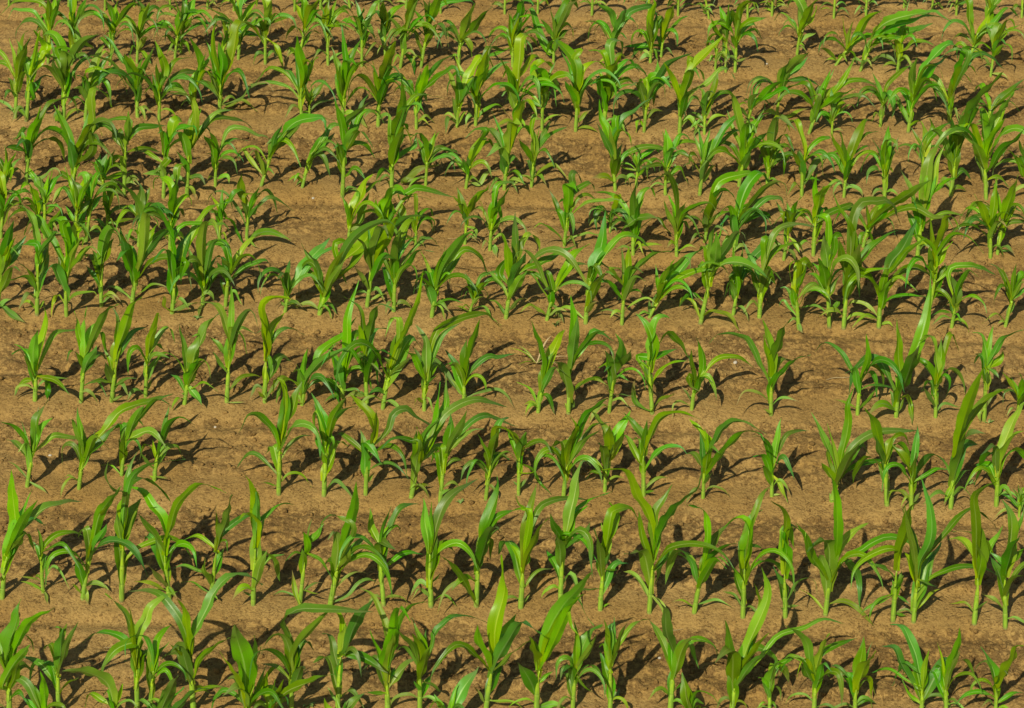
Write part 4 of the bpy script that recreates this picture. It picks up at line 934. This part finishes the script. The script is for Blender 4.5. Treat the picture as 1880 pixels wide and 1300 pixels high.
ICO_F = hull_faces(ICO_V)
nr = np.random.RandomState(5)
cx = nr.uniform(-3.3, 3.3, 110000)
cy = nr.uniform(-3.2, 4.7, 110000)
keep = nr.rand(110000) < 0.07 + 0.42 * rough_at(cx, cy) * (fbm(cx * 3, cy * 4, 91, 2) > 0.45)
cx, cy = cx[keep], cy[keep]
cz = terrain(cx, cy)
cs = 0.0022 + 0.0125 * nr.rand(len(cx)) ** 3.6
VV = np.repeat(ICO_V[None], len(cx), 0) * (0.7 + 0.6 * nr.rand(len(cx), 12, 1))
VV = VV * cs[:, None, None] * (0.7 + 0.6 * nr.rand(len(cx), 1, 3)) * np.array([1, 1, 0.75])
VV = VV + np.stack([cx, cy, cz + cs * 0.25], -1)[:, None, :]
FF = (np.array(ICO_F)[None] + (np.arange(len(cx)) * 12)[:, None, None]).reshape(-1, 3)
me = bpy.data.meshes.new('soil_crumbs')
me.vertices.add(len(cx) * 12)
me.vertices.foreach_set('co', VV.reshape(-1).astype(np.float32))
me.loops.add(FF.size)
me.loops.foreach_set('vertex_index', FF.ravel().astype(np.int32))
me.polygons.add(len(FF))
me.polygons.foreach_set('loop_start', (np.arange(len(FF)) * 3).astype(np.int32))
me.update(calc_edges=True)
me.materials.append(M_CRUMB)
cr = bpy.data.objects.new('soil_crumbs', me)
COL.objects.link(cr)
tag(cr, 'loose brown crumbs and small clods of soil lying between the rows', 'soil crumbs', None, 'stuff')

# ------------------------------------------------------------------ corn plants
ORD = ['', 'second', 'third', 'fourth', 'fifth', 'sixth', 'seventh', 'eighth', 'ninth', 'tenth', 'eleventh', 'twelfth',
       'thirteenth', 'fourteenth', 'fifteenth', 'sixteenth', 'seventeenth']
ROWNAME = {}
for i, r in enumerate(ROWS):
    ROWNAME[r] = (['nearest', 'second nearest', 'third nearest', 'fourth nearest', 'fifth nearest'] +
                  ['fifth farthest', 'fourth farthest', 'third farthest', 'second farthest', 'farthest'])[i] + ' row'


def auto_leaves(p, rng):
    """a plant of which the frame shows only the foot gets a crown of the usual make"""
    (bx, by), (jx, jy) = p['base'], p['joint']
    h = by - jy
    out = []
    for k in range(3):
        dx = rng.uniform(-0.35, 0.5) * h
        out.append((15, [(jx, jy + h * 0.15), (jx + dx * 0.3, jy - h * 0.5), (jx + dx, jy - h * rng.uniform(1.0, 1.5))]))
    for s in (-1, 1, -1, 1):
        y0 = jy + h * rng.uniform(0.5, 0.85)
        e = rng.uniform(0.35, 0.7)
        out.append((rng.uniform(3, 6), [(jx, y0), (jx + s * h * 0.5 * e, y0 - h * rng.uniform(0.1, 0.3)), (jx + s * h * e, y0 + h * rng.uniform(-0.25, 0.15))]))
    for s in (-1, 1):
        y0 = jy + h * rng.uniform(0.1, 0.4)
        e = rng.uniform(0.7, 1.2)
        out.append((11, [(jx, y0), (jx + s * h * 0.4 * e, y0 - h * 0.35), (jx + s * h * e, y0 - h * 0.3), (jx + s * h * 1.3 * e, y0 + h * 0.25)]))
    return out


def more_leaves(p, rng):
    """the narrower leaves of the crown and the foot that complete a plant"""
    (bx, by), (jx, jy) = p['base'], p['joint']
    sh = by - jy
    tot = max(by - min(y for _, pts in p['leaves'] for _, y in pts), 30)
    want = 10 if p['row'] in 'ABCD' else 12
    out = []
    s = rng.choice((-1, 1))
    hug = 0
    for k in range(max(0, want - len(p['leaves']))):
        s = -s
        kind = rng.random()
        if hug < 2 and k % 2 == 0:                                # blade that still hugs the stem before it bends off
            f = rng.uniform(0.35, 0.75) if hug == 0 else rng.uniform(0.1, 0.4)
            hug += 1
            x0, y0 = bx + (jx - bx) * (1 - f), jy + sh * f
            ux, uy = (jx - bx) / max(sh, 1), -1.0
            r = tot * rng.uniform(0.26, 0.42)
            ex = s * tot * rng.uniform(0.04, 0.14)
            pts = [(x0, y0), (x0 + ux * r * 0.55 + ex * 0.4, y0 - r * 0.55), (x0 + ux * r + ex, y0 - r)]
            if rng.random() < 0.6:                                # tip falling over
                pts.append((x0 + ux * r + ex + s * tot * rng.uniform(0.06, 0.14), y0 - r + tot * rng.uniform(-0.02, 0.12)))
            out.append((rng.uniform(9, 14) * tot / 130, pts))
        elif kind < 0.30:                                         # narrow leaf rising from the heart
            x0, y0 = jx, jy + sh * rng.uniform(-0.05, 0.15)
            dx = s * tot * rng.uniform(0.04, 0.24)
            out.append((rng.uniform(5, 10) * tot / 120, [(x0, y0), (x0 + dx * 0.35, y0 - tot * 0.28), (x0 + dx, y0 - tot * rng.uniform(0.45, 0.62))]))
        elif kind < 0.78:                                         # leaf arching over to the side, its tip hanging
            x0, y0 = bx + (jx - bx) * 0.9, jy + sh * rng.uniform(-0.05, 0.30)
            wide = p['row'] in 'EFGHI'
            dx = s * tot * (rng.uniform(0.20, 0.48) if wide else rng.uniform(0.16, 0.36))
            up = tot * (rng.uniform(0.18, 0.40) if wide else rng.uniform(0.16, 0.32))
            out.append((rng.uniform(4, 8.5) * tot / 120, [(x0, y0), (x0 + dx * 0.35, y0 - up * 0.8), (x0 + dx * 0.75, y0 - up), (x0 + dx * 1.1, y0 - up + tot * rng.uniform(0.06, 0.16)), (x0 + dx * 1.22, y0 - up + tot * rng.uniform(0.18, 0.34))]))
        else:                                                     # thin old leaf low on the stem
            x0, y0 = bx + (jx - bx) * 0.3, by - sh * rng.uniform(0.15, 0.5)
            dx = s * tot * rng.uniform(0.12, 0.26)
            up = tot * rng.uniform(0.03, 0.12)
            out.append((rng.uniform(3.5, 6) * tot / 120, [(x0, y0), (x0 + dx * 0.5, y0 - up), (x0 + dx, y0 + tot * rng.uniform(-0.02, 0.10))]))
    return out


def build_plant(p, k):
    rng = random.Random(1000 + k * 7)
    bx, by = p['base']
    z = 0.0
    for _ in range(4):
        P0 = on_ground(bx, by, z)
        z = ground_z(P0[0], P0[1])
    P0 = on_ground(bx, by, z)
    y0 = P0[1]
    dist = (P0 - CAM) @ F_
    scale = FPX / dist                                            # photo pixels per metre here
    leaves = p['all']
    n_traced = len(p['leaves']) or 99
    J = on_plane(*p['joint'], y0)
    tops = [lf[1][0] for lf in leaves[:n_traced] if lf[1][0][1] < p['joint'][1] - 4]
    lean = rng.uniform(-0.10, 0.16)
    path = [p['base'], ((p['base'][0] * 0.55 + p['joint'][0] * 0.45), p['base'][1] * 0.55 + p['joint'][1] * 0.45), p['joint']]
    if tops:
        tops.sort(key=lambda q: q[1])
        q = tops[0]
        dy = p['joint'][1] - q[1]
        up = min(0.6 * dy, 16)
        base_dir = (p['joint'][0] - p['base'][0]) / max(1.0, p['base'][1] - p['joint'][1])
        path.append((p['joint'][0] + up * (0.5 * base_dir + 0.5 * max(-0.5, min(0.5, (q[0] - p['joint'][0]) / dy))), p['joint'][1] - up))
    path = np.array(path)

    def stem_px(y):
        return float(np.interp(-y, -path[:, 1], path[:, 0]))

    def dep(y):                                                   # depth of the stem at this height of the picture
        return lean * max(0.0, (by - y)) / scale * 0.9

    pts3 = [on_plane(x, y, y0 + dep(y)) for x, y in path]
    pts3[0] = P0
    pts3[0] = pts3[0] - np.array([0, 0, 0.012])
    S, L = spline(pts3, 26)
    hgt = max(0.12, p['h'])
    r0 = 0.0042 + 0.0070 * min(1.0, hgt / 0.55) * rng.uniform(0.85, 1.15)
    rad = []
    for i in range(26):
        v = i / 25
        r = r0 * (1.0 - 0.25 * v)
        if tops:
            r *= 1.0 - 0.7 * max(0, v - 0.6) / 0.4
        ring = (v * (3.0 + k % 2)) % 1.0
        r *= 1.0 + 0.10 * ring ** 3                              # sheaths flare a little at each collar
        if v < 0.06:
            r *= 1.12
        rad.append(r)
    e = bpy.data.objects.new('corn_plant', None)
    COL.objects.link(e)
    e.empty_display_size = 0.05
    e.location = P0
    V, Fc, UV = tube(S - P0, rad)
    mesh_obj('stem', V, Fc, M_STEM, e, UV)
    n_low = 0
    n_done = 0
    stem_h = by - p['joint'][1]
    for wpx, pts in leaves:
        pts = list(pts)
        x0, yy0 = pts[0]
        sx = stem_px(yy0)
        off = abs(x0 - sx)
        if yy0 < path[-1, 1] - 3:                                 # grows out of the rolled heart of the plant
            pts.insert(0, (path[-1, 0], path[-1, 1]))
        elif off > 3.5:                                             # run the leaf down to its own sheath
            ya = min(by - 2, yy0 + min(0.6 * off, 25))
            pts.insert(0, (stem_px(ya), ya))
        else:
            pts[0] = (0.5 * x0 + 0.5 * sx, yy0)
        if p['row'] in 'EFGHI' and n_done < n_traced and len(pts) <= 4 and pts[-1][1] < pts[0][1] - 12 and rng.random() < 0.4:
            ln = math.hypot(pts[-1][0] - pts[0][0], pts[-1][1] - pts[0][1])   # the thin tip falls over
            sd = 1 if pts[-1][0] > pts[0][0] else -1
            x1, y1 = pts[-1]
            pts.append((x1 + sd * ln * rng.uniform(0.12, 0.2), y1 + ln * rng.uniform(-0.02, 0.05)))
            pts.append((x1 + sd * ln * rng.uniform(0.22, 0.34), y1 + ln * rng.uniform(0.14, 0.28)))
        A = np.array(pts)
        d = A[-1] - A[0]
        ext = np.max(np.abs(A[:, 0] - A[0, 0]))
        rise = np.max(np.abs(A[:, 1] - A[0, 1]))
        qh = ext / (ext + rise + 1e-6)
        tip_up = A[-1, 1] < A[0, 1] - 2
        tanp = rng.uniform(0.25, 0.75) if qh > 0.6 else (rng.uniform(0.4, 1.0) if qh > 0.35 else rng.uniform(0.6, 1.6))
        sgn = 1 if rng.random() < (0.62 if tip_up else 0.28) else -1
        seg = np.concatenate([[0], np.cumsum(np.hypot(*np.diff(A, axis=0).T))])
        total = seg[-1]
        bulge = rng.uniform(0.05, 0.22)
        P = []
        for i, (x, y) in enumerate(pts):
            vv = seg[i] / total
            dd = sgn * (tanp * abs(x - A[0, 0]) + bulge * total * vv * vv) / scale
            yd = y0 + dep(A[0, 1]) + dd
            q = on_plane(x, y, yd)
            for _ in range(40):
                if q[2] > ground_z(q[0], q[1]) + 0.012:
                    break
                yd -= 0.012
                q = on_plane(x, y, yd)
            P.append(q)
        wpx = wpx * (0.86 if qh < 0.45 else 0.70) if n_done < n_traced else wpx
        n_done += 1
        low = (by - A[0, 1]) < 0.42 * stem_h and wpx < 13.5
        whorl = A[0, 1] < p['joint'][1] + 6 and qh < 0.45
        n_low += low
        mat = M_LOW if low else (M_WHORL if (whorl and rng.random() < 0.66) else M_MATURE)
        V, Fc, UV = leaf_mesh(np.array(P) - P0 + P0, wpx, scale, rng, r0 * 0.9, whorl, 0.1 if p['row'] == 'A' else 0.076)
        mesh_obj('leaf', V - P0, Fc, mat, e, UV)
    # the withered first leaves at the foot
    if p['leaves'] and n_low < 2 and rng.random() < 0.8:
        for s in ((-1, 1) if n_low == 0 and rng.random() < 0.5 else (rng.choice((-1, 1)),)):
            ln = rng.uniform(0.06, 0.13)
            h0 = rng.uniform(0.02, 0.06)
            a = rng.uniform(-0.9, 0.4)
            dx, dy = s * math.cos(a), math.sin(a)
            B = S[2]
            P = []
            for q, hh in ((0, h0), (0.35, h0 + 0.03), (0.75, h0 + 0.015), (1.0, 0.012)):
                x, y = B[0] + dx * ln * q, B[1] + dy * ln * q
                P.append((x, y, (ground_z(x, y) if q > 0.9 else P0[2]) + hh))
            V, Fc, UV = leaf_mesh(np.array(P), rng.uniform(4, 8), scale, rng, r0, False)
            mesh_obj('leaf', V - P0, Fc, M_LOW, e, UV)
    return e


def height_of(p):
    lf = p['leaves'] or [(1, [p['joint'], (p['joint'][0], p['joint'][1] - 40)])]
    ty = min(min(y for _, y in pts) for _, pts in lf)
    ty = min(ty, p['joint'][1])
    return on_plane(p['base'][0], ty, p['g'][1])[2]


def looks(p):
    """what sets the plant apart: how it stands and where its longest side leaf goes"""
    bx, by = p['base']
    if not p['leaves']:
        return None
    lf = p['all']
    top = min((q for _, pts in lf for q in pts), key=lambda q: q[1])
    ang = math.degrees(math.atan2((p['joint'][0] - bx) + 0.6 * (top[0] - p['joint'][0]), max(1, by - p['joint'][1] + 0.6 * (p['joint'][1] - top[1]))))
    L = max([bx - x for _, pts in lf for x, y in pts] + [0])
    Rr = max([x - bx for _, pts in lf for x, y in pts] + [0])
    return ang, L, Rr, len(lf)


for k, p in enumerate(plants):
    p['h'] = height_of(p)
    lr = random.Random(5000 + 13 * k)
    p['all'] = p['leaves'] + more_leaves(p, lr) if p['leaves'] else auto_leaves(p, lr)
    p['look'] = looks(p)
for r in ROWS:
    row = sorted([p for p in plants if p['row'] == r], key=lambda q: q['g'][0])
    known = [p for p in row if p['look']]
    hs = sorted(p['h'] for p in known) or [0]
    n = len(row)
    for i, p in enumerate(row):
        if i < (n + 1) // 2:
            place = ('leftmost' if i == 0 else ORD[i] + ' from left') + ' in ' + ROWNAME[r]
        else:
            j = n - 1 - i
            place = ('rightmost' if j == 0 else ORD[j] + ' from right') + ' in ' + ROWNAME[r]
        if not p['look']:
            p['label'] = 'corn plant cut off by the top edge, ' + place
            continue
        ang, L, Rr, nl = p['look']
        rank = hs.index(p['h'])
        size = 'tall' if rank >= 0.7 * len(hs) else ('small' if rank <= 0.3 * len(hs) else 'green')
        if p['h'] == hs[-1]:
            size = 'tallest'
        if p['h'] == hs[0]:
            size = 'smallest'
        stand = 'steeply leaning' if ang > 34 else ('leaning' if ang > 14 else ('left leaning' if ang < -12 else 'upright'))
        if L > 1.5 * Rr and L > 40:
            side = 'leaves reaching left'
        elif Rr > 1.5 * L and Rr > 40:
            side = 'leaves reaching right'
        elif max(L, Rr) < 40:
            side = 'narrow crown'
        else:
            side = 'leaves spreading both ways'
        p['label'] = f'{size} {stand} corn plant, {side}, {place}'
for k, p in enumerate(plants):
    o = build_plant(p, k)
    tag(o, p['label'], 'corn plant', 'corn plants in the ' + ROWNAME[p['row']])

# ------------------------------------------------------------------ small things on the soil
def stand_on(px, py):
    z = 0.0
    for _ in range(4):
        P = on_ground(px, py, z)
        z = ground_z(P[0], P[1])
    return on_ground(px, py, z)


PEBBLES = [
    (575, 365, 0.016, 'bright white pebble on the bare gap above the steeply leaning plants'),
    (92, 837, 0.013, 'white pebble in shadow beside the leftmost plant of third nearest row'),
    (1188, 1055, 0.014, 'white pebble behind an upright stem in second nearest row'),
    (1211, 1209, 0.012, 'whitish pebble on open soil in front of the second nearest row'),
    (646, 176, 0.017, 'pale flat pebble high in the field between two upright plants'),
    (1350, 667, 0.020, 'buff broken pebble on the dark clods left of the lone upright plant'),
    (1408, 118, 0.012, 'small pale pebble on the far soil near the right half'),
    (130, 295, 0.013, 'pale pebble beside leaf bases in far left of field'),
    (395, 785, 0.012, 'light grey pebble on the smooth bare gap of third nearest row'),
]
for i, (px, py, s, lab) in enumerate(PEBBLES):
    P = stand_on(px, py)
    rr = np.random.RandomState(300 + i)
    # subdivide the icosahedron once for a rounded, chipped stone
    V = list(ICO_V)
    F2 = []
    cache = {}

    def midp(a, b):
        kk = (min(a, b), max(a, b))
        if kk not in cache:
            V.append(unit(V[a] + V[b]))
            cache[kk] = len(V) - 1
        return cache[kk]

    for a, b, c in ICO_F:
        ab, bc, ca = midp(a, b), midp(b, c), midp(c, a)
        F2 += [(a, ab, ca), (b, bc, ab), (c, ca, bc), (ab, bc, ca)]
    V = np.array(V) * (0.8 + 0.35 * rr.rand(len(V), 1)) * np.array([s * 0.62, s * 0.5, s * 0.34])
    o = mesh_obj('pebble', V, F2, M_STONE, None, None, True, P + np.array([0, 0, s * 0.2]))
    o.rotation_euler = (0, 0, rr.uniform(0, 6.28))
    tag(o, lab, 'pebble', 'pebbles on the soil')

STRAWS = [
    (868, 640, 0.070, 78, 'reddish dry husk standing upright against a clod beside the mid field plants', 1),
    (1540, 698, 0.120, 5, 'thin pale straw lying flat on soil right of the lone upright plant', 0),
    (1240, 1157, 0.060, 0, 'pale straw lying in front of the second nearest row', 0),
    (1615, 740, 0.050, -40, 'pale straw slanting among stems right in fourth nearest row', 0),
    (618, 1098, 0.055, 22, 'pale dry leaf at the foot of a leaning plant, second nearest row', 0),
    (1655, 1120, 0.060, 40, 'buff dry leaf between two stems near the right end of second nearest row', 0),
    (830, 440, 0.045, 3, 'pale straw piece on bare soil between two shadows in mid field', 0),
    (795, 1000, 0.030, 10, 'short pale straw beside a stem on open soil', 0),
    (1160, 748, 0.065, 12, 'tangled pale straw at the foot of a bright stem in fourth nearest row', 0),
    (205, 1190, 0.060, 15, 'thin pale straw among clods at lower left', 0),
]
for i, (px, py, ln, ang, lab, husk) in enumerate(STRAWS):
    P = stand_on(px, py)
    rr = random.Random(500 + i)
    a = math.radians(ang)
    pts = []
    for q in (-0.5, -0.17, 0.17, 0.5):
        if husk:
            pts.append(np.array([q * ln * 0.25, 0.01 * math.sin(q * 5), (q + 0.5) * ln * 0.9 - 0.004]))
        else:
            x, y = q * ln * math.cos(a), q * ln * math.sin(a) * 1.3
            z = ground_z(P[0] + x, P[1] + y) - P[2] + 0.004 + 0.004 * rr.random()
            pts.append(np.array([x, y, z]))
    S, L = spline(pts, 10)
    wd = ln * (0.16 if husk or 'leaf' in lab else 0.045)
    V, Fc = [], []
    sd_ = np.array([-math.sin(a), math.cos(a), 0]) if not husk else np.array([1.0, 0, 0])
    for k in range(10):
        ww = wd * math.sin(math.pi * (0.12 + 0.8 * k / 9))
        for q in (-0.5, 0, 0.5):
            V.append(S[k] + sd_ * ww * q + np.array([0, 0.004 * (abs(q) if husk else 0), 0.35 * ww * (0.5 - abs(q))]))
    V = np.array(V)
    nv = len(V)
    V = np.vstack([V, V + (np.array([0, 0.0012, 0]) if husk else np.array([0, 0, -0.0012]))])
    for k in range(9):
        for j in range(2):
            b = k * 3 + j
            Fc.append((b, b + 1, b + 4, b + 3))
            Fc.append((nv + b, nv + b + 3, nv + b + 4, nv + b + 1))
        for j, fl in ((0, 1), (2, 0)):
            b = k * 3 + j
            q = (b, b + 3, nv + b + 3, nv + b)
            Fc.append(q if fl else q[::-1])
    Fc.append((0, nv, nv + 1, 1))
    Fc.append((1, nv + 1, nv + 2, 2))
    o = mesh_obj('dry_husk' if husk else 'straw', V, Fc, M_HUSK if husk else M_STRAW, None, None, True, P)
    tag(o, lab, 'husk' if husk else 'straw', None if husk else 'straw pieces on the soil')

# tufts of weed: each blade is a leaf of the weed
WEEDS = [
    (985, 668, 0.20, 12, 'large wispy dry grass tuft beside an upright plant in fourth nearest row', 1),
    (362, 585, 0.06, 5, 'yellow green weed seedling at the foot of a dark plant, fifth nearest row', 0),
    (1018, 597, 0.06, 6, 'small green weed sprouting in front of fifth nearest row', 0),
    (845, 925, 0.05, 5, 'pale green weed seedling in front of third nearest row', 0),
    (1132, 1285, 0.08, 9, 'dark green weed tuft at the foot of a nearest row plant', 0),
    (1142, 1037, 0.07, 6, 'sparse weed blades in the shadow behind second nearest row', 0),
    (1780, 890, 0.06, 7, 'green weed tuft in shadow beside the leaning plants at right', 0),
    (565, 1297, 0.07, 7, 'fresh green weed tuft at the bottom edge between nearest row plants', 0),
    (1585, 25, 0.08, 6, 'weed tuft among the farthest row plants at right', 0),
    (1815, 778, 0.05, 5, 'tiny weed on bare soil right in fourth nearest row', 0),
    (1303, 972, 0.04, 4, 'tiny weed seedling in the gap behind second nearest row', 0),
    (1240, 310, 0.05, 5, 'tiny weed seedling high in the field between third farthest row plants', 0),
]
for i, (px, py, size, n, lab, dry) in enumerate(WEEDS):
    P = stand_on(px, py)
    rr = random.Random(700 + i)
    e = bpy.data.objects.new('grass_tuft' if dry else 'weed', None)
    COL.objects.link(e)
    e.location = P
    e.empty_display_size = 0.03
    tag(e, lab, 'grass tuft' if dry else 'weed', None if dry else 'weeds between the corn')
    for k in range(n):
        az = rr.uniform(0, 6.28)
        ln = size * rr.uniform(0.55, 1.0)
        up = rr.uniform(0.35, 0.9)
        pts = []
        for q in (0, 0.4, 0.75, 1.0):
            rad_ = ln * q * (0.8 if dry else 0.6)
            pts.append(np.array([math.cos(az) * rad_, math.sin(az) * rad_, max(-0.004, ln * up * q * (1.25 - 0.75 * q))]))
        S, L = spline(pts, 9)
        sd_ = np.array([-math.sin(az), math.cos(az), 0])
        wd = (0.006 if dry else 0.011) * (0.6 + size * 5)
        V, Fc, UV = [], [], []
        for s in range(9):
            ww = wd * math.sin(math.pi * (0.15 + 0.83 * s / 8))
            for q in (-0.5, 0, 0.5):
                V.append(S[s] + sd_ * ww * q + np.array([0, 0, 0.4 * ww * abs(q)]))
                UV.append((q + 0.5, s / 8))
        for s in range(8):
            for j in range(2):
                b = s * 3 + j
                Fc.append((b, b + 1, b + 4, b + 3))
        mesh_obj('blade', V, Fc, M_LOW if (dry and k % 2) else (M_STRAW if dry else M_WEED), e, UV)
